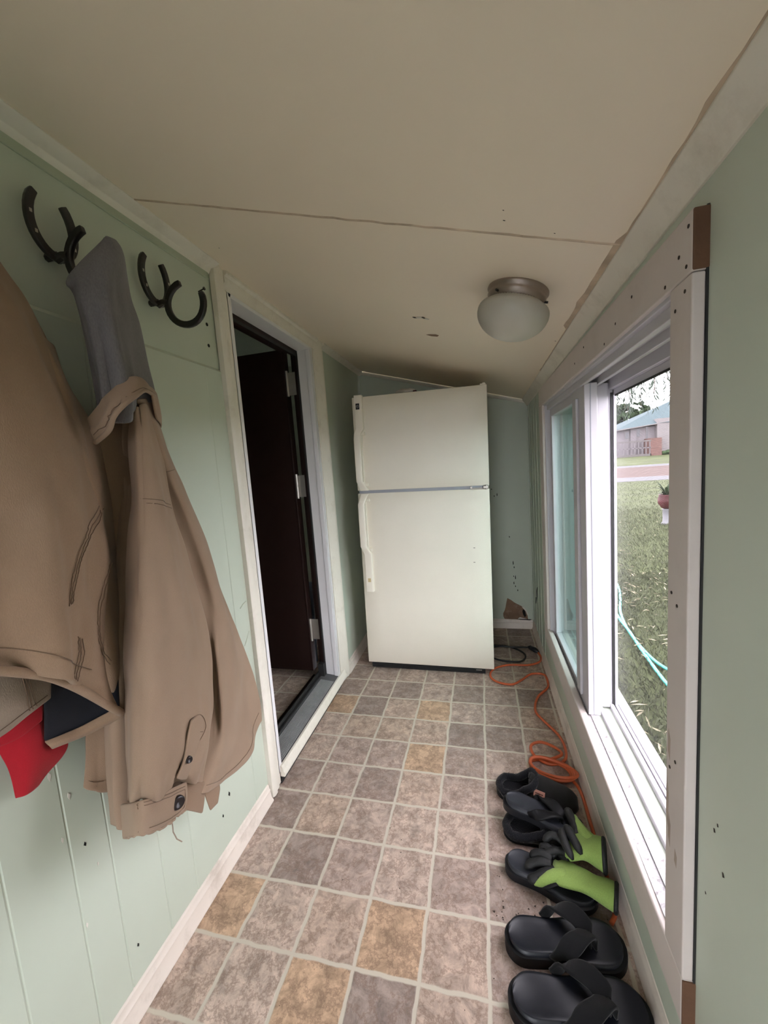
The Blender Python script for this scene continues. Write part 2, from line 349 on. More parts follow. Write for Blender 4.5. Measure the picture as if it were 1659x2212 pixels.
# ------------------------------------------------------------------ mesh helpers (all coordinates in tiles)
class MB:
    def __init__(s):
        s.v = []; s.f = []; s.mi = []
        s.cur = 0
    def add(s, vs, fs):
        o = len(s.v)
        s.v += [tuple(v) for v in vs]
        for f in fs:
            s.f.append(tuple(i + o for i in f)); s.mi.append(s.cur)
        return s
    def box(s, x0, x1, y0, y1, z0, z1):
        return s.add([(x0, y0, z0), (x1, y0, z0), (x1, y1, z0), (x0, y1, z0), (x0, y0, z1), (x1, y0, z1), (x1, y1, z1), (x0, y1, z1)],
                     [(0, 3, 2, 1), (4, 5, 6, 7), (0, 1, 5, 4), (1, 2, 6, 5), (2, 3, 7, 6), (3, 0, 4, 7)])
    def hexa(s, p):   # 8 points, bottom ring then top ring
        return s.add(p, [(0, 3, 2, 1), (4, 5, 6, 7), (0, 1, 5, 4), (1, 2, 6, 5), (2, 3, 7, 6), (3, 0, 4, 7)])
    def prism(s, poly, d):     # poly: 3-D points of one face, d: offset vector
        n = len(poly)
        q = [(a[0] + d[0], a[1] + d[1], a[2] + d[2]) for a in poly]
        return s.add(list(poly) + q, [tuple(range(n))[::-1], tuple(range(n, 2 * n))] + [(i, (i + 1) % n, n + (i + 1) % n, n + i) for i in range(n)])
    def sweep_y(s, prof, y0, y1):      # prof: (x,z) closed polygon
        return s.prism([(x, y0, z) for x, z in prof], (0, y1 - y0, 0))
    def sweep_x(s, prof, x0, x1):      # prof: (y,z)
        return s.prism([(x0, y, z) for y, z in prof], (x1 - x0, 0, 0))
    def sweep_z(s, prof, z0, z1):      # prof: (x,y)
        return s.prism([(x, y, z0) for x, y in prof], (0, 0, z1 - z0))
    def rings(s, R, cap=True, closed=True):
        n = len(R[0]); o = len(s.v)
        vs = [p for r in R for p in r]
        fs = []
        for i in range(len(R) - 1):
            for j in range(n if closed else n - 1):
                a = i * n + j; b = i * n + (j + 1) % n
                fs.append((a, b, b + n, a + n))
        if cap:
            fs.append(tuple(range(n))[::-1]); fs.append(tuple(range((len(R) - 1) * n, len(R) * n)))
        return s.add(vs, fs)
    def tube(s, pts, r, seg=8, cap=True, squash=None):
        P = [Vector(p) for p in pts]
        R = []
        up = Vector((0, 0, 1))
        d0 = (P[1] - P[0]).normalized()
        u = d0.cross(up)
        if u.length < 1e-3: u = d0.cross(Vector((1, 0, 0)))
        u.normalize()
        for i, p in enumerate(P):
            d = (P[min(i + 1, len(P) - 1)] - P[max(i - 1, 0)])
            if d.length < 1e-9: d = d0
            d.normalize()
            u = (u - d * u.dot(d))
            if u.length < 1e-6: u = d.cross(Vector((1, 0, 0)))
            u.normalize(); w = d.cross(u)
            rr = r[i] if isinstance(r, (list, tuple)) else r
            ra, rb = (rr, rr) if squash is None else (rr * squash[0], rr * squash[1])
            R.append([tuple(p + u * (ra * math.cos(t)) + w * (rb * math.sin(t))) for t in [2 * math.pi * k / seg for k in range(seg)]])
        return s.rings(R, cap)
    def lathe(s, prof, c, seg=32, axis=Vector((0, 0, 1)), cap=True, rib=0, ribamp=0):
        ax = Vector(axis).normalized()
        u = ax.cross(Vector((0, 1, 0))).normalized(); w = ax.cross(u)
        c = Vector(c)
        R = []
        for r, h in prof:
            ring = []
            for k in range(seg):
                t = 2 * math.pi * k / seg
                rr = r * (1 + (ribamp * (1 if k % 2 else -1) if rib and r > .05 else 0))
                ring.append(tuple(c + u * (rr * math.cos(t)) + w * (rr * math.sin(t)) + ax * h))
            R.append(ring)
        return s.rings(R, cap)
    def disc(s, c, r, ax, th=.02, seg=14):
        return s.lathe([(r, 0), (r, th)], c, seg, Vector(ax))

def cr1(P, n):
    P = [Vector(p) for p in P]
    Q = [P[0] * 2 - P[1]] + P + [P[-1] * 2 - P[-2]]
    out = []
    for k in range(n):
        t = k / (n - 1) * (len(P) - 1)
        i = min(int(t), len(P) - 2); u = t - i
        a, b, c, e = Q[i:i + 4]
        out.append(.5 * ((2 * b) + (c - a) * u + (2 * a - 5 * b + 4 * c - e) * u * u + (3 * b - a - 3 * c + e) * u ** 3))
    return out

ROOT = {}
def setprops(o, label=None, cat=None, group=None, kind=None):
    if label: o['label'] = label
    if cat: o['category'] = cat
    if group: o['group'] = group
    if kind: o['kind'] = kind
    return o
def thing(name, loc, label, cat, group=None, kind=None, rot=None):
    o = bpy.data.objects.new(name, None)
    o.empty_display_size = .05
    COL.objects.link(o)
    o.location = Vector(loc) * T
    if rot: o.rotation_euler = rot
    ROOT[o.name] = Vector((0, 0, 0)) if rot else Vector(loc)
    return setprops(o, label, cat, group, kind)
VERTS = {}
def obj(name, mb, m, parent=None, smooth=False, bevel=0, origin=None, label=None, cat=None, group=None, kind=None, solid=0, sub=0, seg=2):
    """one mesh object; vertices given in absolute tiles (or local tiles when the parent is rotated)"""
    if parent is not None:
        org = ROOT.get(parent.name, Vector((0, 0, 0)))
    elif origin is not None:
        org = Vector(origin)
    else:
        xs = [v[0] for v in mb.v]; ys = [v[1] for v in mb.v]; zs = [v[2] for v in mb.v]
        org = Vector(((min(xs) + max(xs)) / 2, (min(ys) + max(ys)) / 2, min(zs)))
    me = bpy.data.meshes.new(name)
    me.from_pydata([tuple((Vector(v) - org) * T) for v in mb.v], [], mb.f)
    ms = m if isinstance(m, (list, tuple)) else [m]
    for x in ms: me.materials.append(x)
    if len(ms) > 1:
        for p, i in zip(me.polygons, mb.mi): p.material_index = i
    me.validate()
    bm = bmesh.new(); bm.from_mesh(me)
    bmesh.ops.recalc_face_normals(bm, faces=bm.faces)
    bm.to_mesh(me); bm.free()
    if smooth:
        for p in me.polygons: p.use_smooth = True
    o = bpy.data.objects.new(name, me)
    COL.objects.link(o)
    VERTS[o.name] = mb.v
    if parent is not None:
        o.parent = parent
        ROOT[o.name] = org
    else:
        o.location = org * T
        ROOT[o.name] = org
    if solid:
        md = o.modifiers.new('thickness', 'SOLIDIFY'); md.thickness = solid * T; md.offset = 0
    if bevel:
        md = o.modifiers.new('bevel', 'BEVEL'); md.width = bevel * T; md.segments = seg; md.limit_method = 'ANGLE'; md.angle_limit = math.radians(40)
        if smooth is False:
            for p in me.polygons: p.use_smooth = True
            md2 = o.modifiers.new('wn', 'WEIGHTED_NORMAL'); md2.keep_sharp = True
    if sub:
        md = o.modifiers.new('sub', 'SUBSURF'); md.levels = sub; md.render_levels = sub
    return setprops(o, label, cat, group, kind)
def struct(name, mb, m, parent=None, **kw):
    return obj(name, mb, m, parent, kind='structure', **kw)

def patch_mb(rows, nu=28, nv=36, wr=0.0, wscale=2.2, seed=0, folds=None, mb=None):
    """a cloth sheet through rows of control points; wr = wrinkle height"""
    R = [cr1(r, nu) for r in rows]
    G = [[None] * nu for _ in range(nv)]
    for i in range(nu):
        c = cr1([r[i] for r in R], nv)
        for j in range(nv): G[j][i] = c[j]
    out = []
    for j in range(nv):
        for i in range(nu):
            p = G[j][i]
            a = G[j][min(i + 1, nu - 1)] - G[j][max(i - 1, 0)]
            b = G[min(j + 1, nv - 1)][i] - G[max(j - 1, 0)][i]
            n = a.cross(b)
            if n.length > 1e-9: n.normalize()
            if n.x < 0: n = -n
            d = 0
            if wr:
                q = Vector((seed * 7.1, p.y * wscale, p.z * wscale * .38))
                d += wr * (noise.noise(q) + .5 * noise.noise(q * 2.3 + Vector((3, 1, 8))))
            if folds:
                for (amp, freq, ph, t0) in folds:
                    t = j / (nv - 1); u = i / (nu - 1)
                    d += amp * max(0, t - t0) / (1 - t0) * math.sin(freq * u * 6.283 + ph + 1.2 * noise.noise(Vector((u * 2, t * 2, seed))))
            out.append(p + n * d)
    m = mb or MB()
    m.add(out, [(j * nu + i, j * nu + i + 1, (j + 1) * nu + i + 1, (j + 1) * nu + i) for j in range(nv - 1) for i in range(nu - 1)])
    return m
# ------------------------------------------------------------------ garment control points (world, tiles)
J1_FRONT=[[(-4.35,-10.472,10.01),(-4.15,-10.314,9.996),(-4.15,-10.087,9.989),(-4.4,-9.74,10.037)],[(-4.4,-10.863,8.987),(-4.0,-10.645,9.1),(-3.9,-10.274,9.27),(-4.1,-9.876,9.51),(-4.5,-9.452,9.807)],[(-4.4,-11.048,8.377),(-3.85,-10.806,8.484),(-3.75,-10.296,8.698),(-4.0,-9.708,8.93),(-4.5,-9.09,9.194)],[(-4.4,-11.184,7.812),(-3.75,-10.949,7.826),(-3.7,-10.282,7.948),(-3.9,-9.709,8.037),(-4.4,-8.914,8.21)],[(-4.4,-11.283,7.361),(-3.72,-11.032,7.358),(-3.7,-10.318,7.286),(-3.85,-9.689,7.272),(-4.3,-8.915,7.337)],[(-4.4,-11.347,6.913),(-3.72,-11.11,6.836),(-3.7,-10.414,6.67),(-3.85,-9.766,6.502),(-4.2,-9.055,6.504)],[(-4.4,-11.389,6.617),(-3.75,-11.142,6.525),(-3.75,-10.423,6.181),(-3.88,-9.899,5.827),(-4.15,-9.263,5.379)],[(-4.4,-11.402,6.528),(-3.78,-11.147,6.395),(-3.8,-10.391,5.942),(-3.92,-9.913,5.547),(-4.2,-9.186,4.736)]]
J1_SLEEVE=[[(-4.35,-9.416,9.246),(-4.4,-9.249,9.209),(-4.6,-8.975,9.188)],[(-4.3,-9.292,8.794),(-4.3,-9.171,8.769),(-4.6,-8.905,8.751)],[(-4.3,-9.347,8.144),(-4.2,-9.162,8.173),(-4.55,-8.698,8.211)],[(-4.4,-9.249,7.321),(-4.25,-9.009,7.288),(-4.6,-8.513,7.188)],[(-4.4,-9.28,6.456),(-4.3,-8.994,6.371),(-4.6,-8.572,6.247)],[(-4.4,-9.232,5.7),(-4.3,-9.025,5.609),(-4.6,-8.624,5.417)],[(-4.4,-9.257,5.007),(-4.32,-9.082,4.845),(-4.6,-8.661,4.714)]]
J1_LINING=[[(-4.42,-9.822,6.37),(-4.36,-9.43,6.067),(-4.3,-9.006,5.722)],[(-4.42,-9.785,5.745),(-4.38,-9.432,5.456),(-4.28,-9.078,5.091)],[(-4.46,-9.81,5.231),(-4.42,-9.504,4.984),(-4.26,-9.141,4.745)],[(-4.52,-9.836,4.798),(-4.46,-9.512,4.734),(-4.24,-9.141,4.778)]]
J1_HEM=[[(-4.5,-9.847,4.819),(-4.46,-9.714,4.797),(-4.43,-9.531,4.767),(-4.34,-9.346,4.783),(-4.22,-9.178,4.827)],[(-4.46,-9.838,4.757),(-4.42,-9.728,4.74),(-4.4,-9.522,4.7),(-4.3,-9.349,4.717),(-4.18,-9.187,4.763)],[(-4.5,-9.791,4.685),(-4.48,-9.669,4.662),(-4.45,-9.456,4.613),(-4.34,-9.278,4.641),(-4.22,-9.151,4.675)]]
J1_FLAP=[[(-4.25,-10.778,6.561),(-4.2,-10.222,6.292),(-4.35,-9.732,5.929)],[(-4.22,-10.913,6.097),(-4.16,-10.329,5.763),(-4.33,-9.81,5.503)],[(-4.25,-10.995,5.617),(-4.18,-10.594,5.311),(-4.2,-10.379,5.282),(-4.26,-10.1,5.307),(-4.36,-9.819,5.308)]]
RED=[[(-4.7,-10.126,8.833),(-4.66,-9.835,8.9),(-4.7,-9.402,8.967)],[(-4.7,-10.402,6.573),(-4.62,-10.012,6.435),(-4.68,-9.517,6.258)],[(-4.66,-10.287,5.706),(-4.55,-10.007,5.45),(-4.64,-9.577,5.183)],[(-4.62,-10.193,5.016),(-4.52,-9.974,4.968),(-4.64,-9.543,4.674)],[(-4.6,-10.138,4.723),(-4.5,-9.991,4.668),(-4.64,-9.579,4.485)],[(-4.62,-10.105,4.369),(-4.56,-10.059,4.368),(-4.64,-9.902,4.317)]]
RED_FLAP=[[(-4.5,-10.391,5.41),(-4.46,-10.103,5.218),(-4.5,-9.794,5.271)],[(-4.48,-10.447,5.119),(-4.44,-10.143,5.048),(-4.5,-9.829,5.048)]]
HOOD=[[(-4.08,-8.596,10.419),(-3.98,-8.65,10.409),(-3.96,-8.63,10.415),(-4.1,-8.427,10.502)],[(-4.2,-8.996,9.854),(-4.0,-8.928,9.946),(-3.9,-8.743,10.131),(-3.92,-8.581,10.261),(-4.3,-8.117,10.487)],[(-4.22,-8.979,9.666),(-3.95,-9.054,9.593),(-3.85,-8.912,9.63),(-3.95,-8.598,9.764),(-4.35,-8.067,10.03)],[(-4.25,-8.921,9.335),(-3.98,-9.013,9.292),(-3.85,-8.903,9.332),(-3.95,-8.552,9.457),(-4.35,-7.998,9.692)],[(-4.25,-8.89,8.978),(-4.0,-8.972,8.927),(-3.88,-8.852,8.939),(-3.98,-8.479,9.038),(-4.38,-7.924,9.218)],[(-4.25,-8.896,8.551),(-4.0,-8.965,8.513),(-3.88,-8.844,8.545),(-3.98,-8.451,8.701),(-4.38,-7.896,8.904)],[(-4.25,-8.953,8.167),(-4.02,-8.97,8.198),(-3.95,-8.807,8.259),(-4.02,-8.428,8.477),(-4.38,-7.899,8.697)]]
COLLAR=[[(-4.15,-9.099,8.278),(-4.0,-9.055,8.428),(-3.9,-8.955,8.577),(-3.85,-8.804,8.724),(-3.85,-8.646,8.802),(-3.95,-8.39,8.813),(-4.2,-8.03,8.784)],[(-4.05,-9.15,8.135),(-3.85,-9.132,8.271),(-3.75,-9.058,8.422),(-3.7,-8.923,8.565),(-3.72,-8.752,8.659),(-3.85,-8.478,8.728),(-4.15,-8.05,8.738)],[(-4.05,-9.116,8.002),(-3.8,-9.151,8.112),(-3.7,-9.155,8.254),(-3.62,-9.092,8.373),(-3.64,-8.89,8.506),(-3.8,-8.557,8.646),(-4.15,-8.033,8.697)]]
COLLAR_WING=[[(-4.05,-8.247,8.792),(-4.2,-7.994,8.803),(-4.45,-7.659,8.82)],[(-4.0,-8.257,8.676),(-4.2,-7.951,8.67),(-4.5,-7.591,8.699)],[(-4.05,-8.187,8.51),(-4.25,-7.871,8.485),(-4.5,-7.582,8.493)],[(-4.1,-8.11,8.369),(-4.3,-7.824,8.343),(-4.5,-7.614,8.31)]]
J2_BODY=[[(-4.3,-8.448,8.562),(-4.05,-8.416,8.587),(-4.15,-8.169,8.646),(-4.4,-7.839,8.681)],[(-4.4,-8.463,7.791),(-4.3,-8.067,7.781),(-4.18,-7.942,7.771),(-4.5,-7.46,7.79)],[(-4.4,-8.595,6.881),(-4.36,-7.74,6.727),(-4.22,-7.499,6.754),(-4.6,-6.825,6.637)],[(-4.4,-8.733,5.982),(-4.36,-7.492,5.54),(-4.22,-7.196,5.436),(-4.65,-6.373,5.138)],[(-4.4,-8.862,5.217),(-4.36,-7.459,4.494),(-4.12,-7.406,4.398),(-4.36,-6.755,4.131),(-4.7,-5.834,3.689)],[(-4.4,-8.98,4.521),(-4.34,-7.733,3.45),(-4.12,-7.53,3.286),(-4.4,-6.842,2.998),(-4.72,-5.564,2.696)],[(-4.3,-9.196,3.802),(-4.2,-8.412,2.939),(-4.12,-8.049,2.689),(-4.38,-7.11,2.129),(-4.6,-6.178,1.965),(-4.72,-5.526,2.116)]]
J2_BACK=[[(-4.5,-8.711,8.349),(-4.4,-8.438,8.563),(-4.32,-8.113,8.784)],[(-4.55,-8.715,7.804),(-4.42,-8.515,7.913),(-4.34,-8.252,8.037)],[(-4.6,-8.773,6.919),(-4.5,-8.586,6.882),(-4.35,-8.473,6.857)],[(-4.65,-8.876,5.719),(-4.5,-8.748,5.669),(-4.35,-8.624,5.621)],[(-4.65,-9.26,4.687),(-4.5,-9.11,4.599),(-4.4,-8.785,4.39)],[(-4.65,-9.352,4.2),(-4.5,-9.251,4.138),(-4.4,-8.876,3.855)],[(-4.65,-9.426,3.892),(-4.52,-9.373,3.783),(-4.5,-9.175,3.616),(-4.4,-8.949,3.43)]]
J2_SIDE=[[(-4.5,-8.348,8.046),(-4.42,-8.33,8.04),(-4.35,-8.211,8.039)],[(-4.5,-8.714,6.288),(-4.36,-8.732,6.293),(-4.28,-8.586,6.25)],[(-4.5,-9.062,5.006),(-4.3,-9.088,5.035),(-4.25,-8.847,4.898)],[(-4.5,-9.249,4.074),(-4.28,-9.29,4.133),(-4.2,-9.058,3.956)],[(-4.5,-9.322,3.289),(-4.3,-9.369,3.324),(-4.2,-9.198,3.138)]]
SLEEVE=[[(-4.1,-8.479,8.432),(-4.0,-8.482,8.491),(-4.03,-8.355,8.546),(-4.2,-8.13,8.576)],[(-4.15,-8.548,7.862),(-3.9,-8.657,7.842),(-3.9,-8.47,7.874),(-4.2,-8.02,7.891)],[(-4.15,-8.648,7.273),(-3.85,-8.771,7.271),(-3.85,-8.523,7.215),(-4.15,-7.988,7.144)],[(-4.15,-8.822,6.618),(-3.8,-8.93,6.638),(-3.8,-8.576,6.554),(-4.15,-7.801,6.405)],[(-4.2,-8.972,5.77),(-3.75,-9.118,5.843),(-3.75,-8.633,5.641),(-4.15,-7.612,5.265)],[(-4.2,-9.097,4.986),(-3.75,-9.254,5.051),(-3.7,-8.765,4.759),(-4.15,-7.6,4.102)],[(-4.2,-9.223,4.397),(-3.75,-9.381,4.501),(-3.72,-8.894,4.14),(-3.85,-8.4,3.792),(-4.1,-7.862,3.486)],[(-4.2,-9.313,3.977),(-3.75,-9.479,4.116),(-3.7,-9.217,3.96),(-3.85,-8.631,3.552),(-4.1,-8.099,3.085)],[(-4.15,-9.389,3.695),(-3.8,-9.473,3.859),(-3.78,-9.175,3.703),(-3.95,-8.618,3.354),(-4.12,-8.135,2.92)]]
CUFF=[[(-4.15,-9.398,3.715),(-3.76,-9.505,3.906),(-3.74,-9.21,3.752),(-3.93,-8.636,3.386)],[(-4.15,-9.413,3.509),(-3.72,-9.571,3.753),(-3.7,-9.282,3.589),(-3.92,-8.667,3.178)],[(-4.15,-9.434,3.308),(-3.76,-9.568,3.539),(-3.74,-9.279,3.357),(-3.93,-8.734,3.041)]]
CUFF_BACK=[[(-4.02,-8.64,3.364),(-4.0,-8.421,3.179),(-4.12,-8.115,2.918)],[(-4.05,-8.628,3.138),(-4.05,-8.397,2.968),(-4.15,-8.093,2.708)],[(-4.05,-8.645,2.94),(-4.05,-8.522,2.81),(-4.15,-8.204,2.45)]]
TAIL=[[(-4.3,-7.92,2.713),(-4.3,-7.578,2.42)],[(-4.28,-7.961,2.573),(-4.3,-7.589,2.293)],[(-4.28,-7.878,2.171),(-4.3,-7.681,2.128)]]
J1_ST=[[(-3.69,-10.725,6.335),(-3.7,-10.668,6.306),(-3.706,-10.612,6.277),(-3.715,-10.553,6.245),(-3.725,-10.491,6.212),(-3.733,-10.428,6.178),(-3.74,-10.363,6.138),(-3.754,-10.289,6.085),(-3.772,-10.205,6.017),(-3.802,-10.108,5.936),(-3.836,-10.006,5.852),(-3.874,-9.896,5.762),(-3.921,-9.775,5.664),(-3.975,-9.642,5.557)],[(-4.256,-8.959,7.305),(-4.154,-9.127,7.229),(-4.059,-9.284,7.158),(-3.977,-9.42,7.088),(-3.927,-9.516,7.014),(-3.892,-9.591,6.936),(-3.858,-9.66,6.858),(-3.846,-9.709,6.778),(-3.828,-9.763,6.697),(-3.815,-9.808,6.617),(-3.806,-9.845,6.545),(-3.798,-9.873,6.482),(-3.807,-9.884,6.419),(-3.806,-9.903,6.359)],[(-4.253,-8.943,7.269),(-4.19,-9.076,7.191),(-4.08,-9.246,7.121),(-4.003,-9.377,7.051),(-3.959,-9.47,6.977),(-3.9,-9.563,6.905),(-3.882,-9.62,6.828),(-3.857,-9.681,6.752),(-3.839,-9.734,6.673),(-3.825,-9.78,6.596),(-3.818,-9.815,6.528),(-3.817,-9.836,6.47),(-3.81,-9.859,6.42),(-3.813,-9.874,6.367)],[(-4.248,-8.928,7.233),(-4.197,-9.051,7.154),(-4.107,-9.203,7.082),(-4.027,-9.337,7.013),(-3.972,-9.437,6.943),(-3.924,-9.523,6.872),(-3.891,-9.592,6.8),(-3.864,-9.654,6.728),(-3.853,-9.702,6.649),(-3.835,-9.752,6.575),(-3.831,-9.784,6.51),(-3.82,-9.812,6.459),(-3.822,-9.827,6.412),(-3.822,-9.843,6.365)],[(-4.178,-9.044,6.615),(-4.152,-9.113,6.531),(-4.112,-9.193,6.454),(-4.088,-9.256,6.367),(-4.071,-9.31,6.259),(-4.049,-9.368,6.136),(-4.04,-9.406,6.015),(-4.038,-9.425,5.912),(-4.046,-9.425,5.823),(-4.06,-9.41,5.738),(-4.081,-9.379,5.649),(-4.099,-9.338,5.563),(-4.113,-9.292,5.479),(-4.119,-9.251,5.397)],[(-4.165,-9.031,6.577),(-4.163,-9.076,6.495),(-4.143,-9.137,6.419),(-4.115,-9.202,6.337),(-4.101,-9.254,6.231),(-4.072,-9.32,6.113),(-4.063,-9.36,5.993),(-4.063,-9.378,5.894),(-4.062,-9.383,5.813),(-4.082,-9.361,5.731),(-4.09,-9.342,5.655),(-4.104,-9.307,5.579),(-4.119,-9.263,5.503),(-4.124,-9.228,5.431)],[(-3.883,-9.784,5.994),(-3.888,-9.783,5.952),(-3.888,-9.785,5.912),(-3.899,-9.78,5.869),(-3.901,-9.785,5.831),(-3.902,-9.795,5.799),(-3.895,-9.815,5.773),(-3.894,-9.833,5.748),(-3.894,-9.85,5.724),(-3.89,-9.868,5.702),(-3.887,-9.885,5.682),(-3.886,-9.899,5.661),(-3.888,-9.912,5.641),(-3.889,-9.926,5.62)],[(-3.898,-9.747,5.962),(-3.905,-9.745,5.921),(-3.911,-9.742,5.879),(-3.914,-9.743,5.84),(-3.915,-9.748,5.803),(-3.912,-9.762,5.771),(-3.916,-9.774,5.738),(-3.908,-9.798,5.713),(-3.902,-9.82,5.688),(-3.902,-9.836,5.664),(-3.9,-9.852,5.643),(-3.9,-9.866,5.624),(-3.9,-9.88,5.606),(-3.902,-9.893,5.586)],[(-3.923,-9.702,5.93),(-3.924,-9.704,5.891),(-3.927,-9.704,5.851),(-3.933,-9.702,5.81),(-3.94,-9.703,5.77),(-3.93,-9.722,5.739),(-3.93,-9.738,5.705),(-3.923,-9.762,5.676),(-3.921,-9.781,5.648),(-3.918,-9.8,5.624),(-3.916,-9.816,5.603),(-3.914,-9.832,5.586),(-3.911,-9.848,5.571),(-3.913,-9.86,5.552)]]
J1_FLAP_ST=[[(-4.181,-10.153,5.782),(-4.182,-10.149,5.743),(-4.184,-10.145,5.704),(-4.188,-10.14,5.664),(-4.193,-10.134,5.621),(-4.199,-10.128,5.574),(-4.207,-10.122,5.523),(-4.216,-10.115,5.469),(-4.229,-10.106,5.412),(-4.239,-10.098,5.357)],[(-4.19,-10.125,5.766),(-4.191,-10.121,5.726),(-4.194,-10.117,5.687),(-4.198,-10.112,5.646),(-4.203,-10.106,5.603),(-4.211,-10.098,5.556),(-4.217,-10.091,5.509),(-4.23,-10.08,5.456),(-4.238,-10.072,5.405),(-4.253,-10.06,5.351)],[(-4.207,-10.084,5.743),(-4.207,-10.081,5.703),(-4.21,-10.077,5.661),(-4.213,-10.072,5.62),(-4.22,-10.065,5.576),(-4.225,-10.058,5.534),(-4.237,-10.047,5.489),(-4.243,-10.039,5.446),(-4.257,-10.025,5.4),(-4.265,-10.016,5.356)],[(-4.162,-10.463,5.356),(-4.165,-10.442,5.355),(-4.168,-10.422,5.355),(-4.174,-10.384,5.357),(-4.184,-10.312,5.365),(-4.203,-10.216,5.375),(-4.229,-10.118,5.38),(-4.258,-10.034,5.379),(-4.285,-9.956,5.378),(-4.311,-9.877,5.378)]]
SL_ST=[[(-4.097,-8.694,7.305),(-4.042,-8.7,7.309),(-3.93,-8.764,7.315),(-3.863,-8.783,7.318),(-3.825,-8.771,7.316),(-3.802,-8.738,7.31),(-3.802,-8.68,7.299),(-3.817,-8.605,7.285),(-3.863,-8.499,7.266),(-3.91,-8.391,7.241),(-3.966,-8.273,7.212),(-4.071,-8.098,7.179)],[(-4.101,-8.705,7.259),(-4.044,-8.712,7.261),(-3.942,-8.764,7.266),(-3.86,-8.796,7.268),(-3.819,-8.785,7.265),(-3.799,-8.751,7.258),(-3.793,-8.698,7.248),(-3.804,-8.628,7.234),(-3.832,-8.539,7.215),(-3.897,-8.409,7.189),(-4.015,-8.218,7.155),(-4.098,-8.06,7.124)],[(-3.746,-8.606,4.287),(-3.795,-8.469,4.25),(-3.837,-8.35,4.197),(-3.888,-8.244,4.088),(-3.904,-8.209,3.992),(-3.908,-8.223,3.899),(-3.828,-8.41,3.861),(-3.78,-8.623,3.786),(-3.786,-8.691,3.712),(-3.802,-8.699,3.661),(-3.809,-8.742,3.61),(-3.852,-8.757,3.526)],[(-3.746,-8.606,4.287),(-3.738,-8.643,4.245),(-3.727,-8.681,4.205),(-3.724,-8.716,4.151),(-3.725,-8.751,4.079),(-3.725,-8.79,4.008),(-3.724,-8.829,3.953),(-3.727,-8.864,3.907),(-3.725,-8.904,3.873),(-3.733,-8.932,3.832),(-3.736,-8.962,3.799),(-3.744,-8.989,3.763)],[(-3.736,-8.669,4.157),(-3.747,-8.638,4.136),(-3.751,-8.615,4.12),(-3.764,-8.582,4.097),(-3.768,-8.558,4.08),(-3.783,-8.523,4.056),(-3.798,-8.487,4.03),(-3.804,-8.46,4.011),(-3.82,-8.423,3.985),(-3.829,-8.392,3.963),(-3.845,-8.354,3.936),(-3.856,-8.322,3.913)]]
CUFF_ST=[[(-4.073,-9.439,3.716),(-3.935,-9.493,3.796),(-3.818,-9.533,3.859),(-3.733,-9.535,3.89),(-3.686,-9.484,3.88),(-3.687,-9.377,3.819),(-3.712,-9.243,3.736),(-3.755,-9.092,3.639),(-3.815,-8.917,3.525),(-3.892,-8.716,3.391)],[(-4.069,-9.441,3.682),(-3.929,-9.5,3.766),(-3.809,-9.544,3.831),(-3.723,-9.549,3.864),(-3.677,-9.499,3.853),(-3.676,-9.393,3.793),(-3.702,-9.259,3.709),(-3.746,-9.107,3.609),(-3.804,-8.935,3.496),(-3.885,-8.731,3.357)],[(-4.071,-9.468,3.404),(-3.895,-9.545,3.52),(-3.754,-9.589,3.601),(-3.686,-9.535,3.592),(-3.692,-9.386,3.493),(-3.737,-9.199,3.373),(-3.824,-8.957,3.221),(-3.885,-8.782,3.156),(-3.873,-8.759,3.258),(-3.885,-8.731,3.357)]]
BODY_ST=[[(-4.124,-8.119,2.866),(-4.112,-8.011,2.797),(-4.137,-7.856,2.683),(-4.191,-7.666,2.548),(-4.235,-7.487,2.445),(-4.301,-7.283,2.336),(-4.352,-7.092,2.263),(-4.409,-6.884,2.21),(-4.461,-6.671,2.192),(-4.515,-6.451,2.194),(-4.565,-6.24,2.214),(-4.598,-6.059,2.268),(-4.637,-5.873,2.33),(-4.676,-5.678,2.395)],[(-4.231,-7.98,7.629),(-4.215,-7.982,7.632),(-4.184,-7.999,7.635),(-4.174,-7.993,7.638),(-4.166,-7.985,7.642),(-4.162,-7.973,7.645),(-4.161,-7.957,7.649),(-4.165,-7.936,7.652),(-4.174,-7.908,7.656),(-4.189,-7.875,7.661),(-4.225,-7.817,7.666),(-4.272,-7.745,7.671),(-4.328,-7.664,7.677),(-4.389,-7.575,7.684)]]
BACK_ST=[[(-4.597,-9.41,3.971),(-4.557,-9.398,3.952),(-4.523,-9.382,3.929),(-4.503,-9.357,3.908),(-4.492,-9.325,3.89),(-4.485,-9.29,3.871)]]
COL_ST=[[(-3.903,-9.174,8.079),(-3.84,-9.179,8.118),(-3.803,-9.163,8.163),(-3.761,-9.164,8.217),(-3.733,-9.155,8.277),(-3.698,-9.136,8.334),(-3.666,-9.1,8.391),(-3.637,-9.055,8.446),(-3.624,-8.985,8.504),(-3.635,-8.895,8.558),(-3.671,-8.787,8.61),(-3.722,-8.668,8.647),(-3.806,-8.52,8.663),(-3.958,-8.299,8.689)]]
PLACKET=[[(-3.736,-8.617,4.295),(-3.825,-8.373,4.213),(-3.875,-8.246,4.031)],[(-3.715,-8.717,4.174),(-3.766,-8.541,4.057),(-3.854,-8.315,3.909)],[(-3.717,-8.84,3.904),(-3.758,-8.715,3.801),(-3.797,-8.583,3.721)],[(-3.755,-8.967,3.73),(-3.819,-8.835,3.59),(-3.881,-8.682,3.459)]]
BUTTONS=[(-3.728,-8.761,3.841),(-3.782,-8.97,3.397)]
THREAD=[(-3.797,-9.08,3.269),(-3.85,-9.027,3.097),(-3.85,-9.032,3.023),(-3.85,-8.992,2.882),(-3.85,-8.92,2.768)]
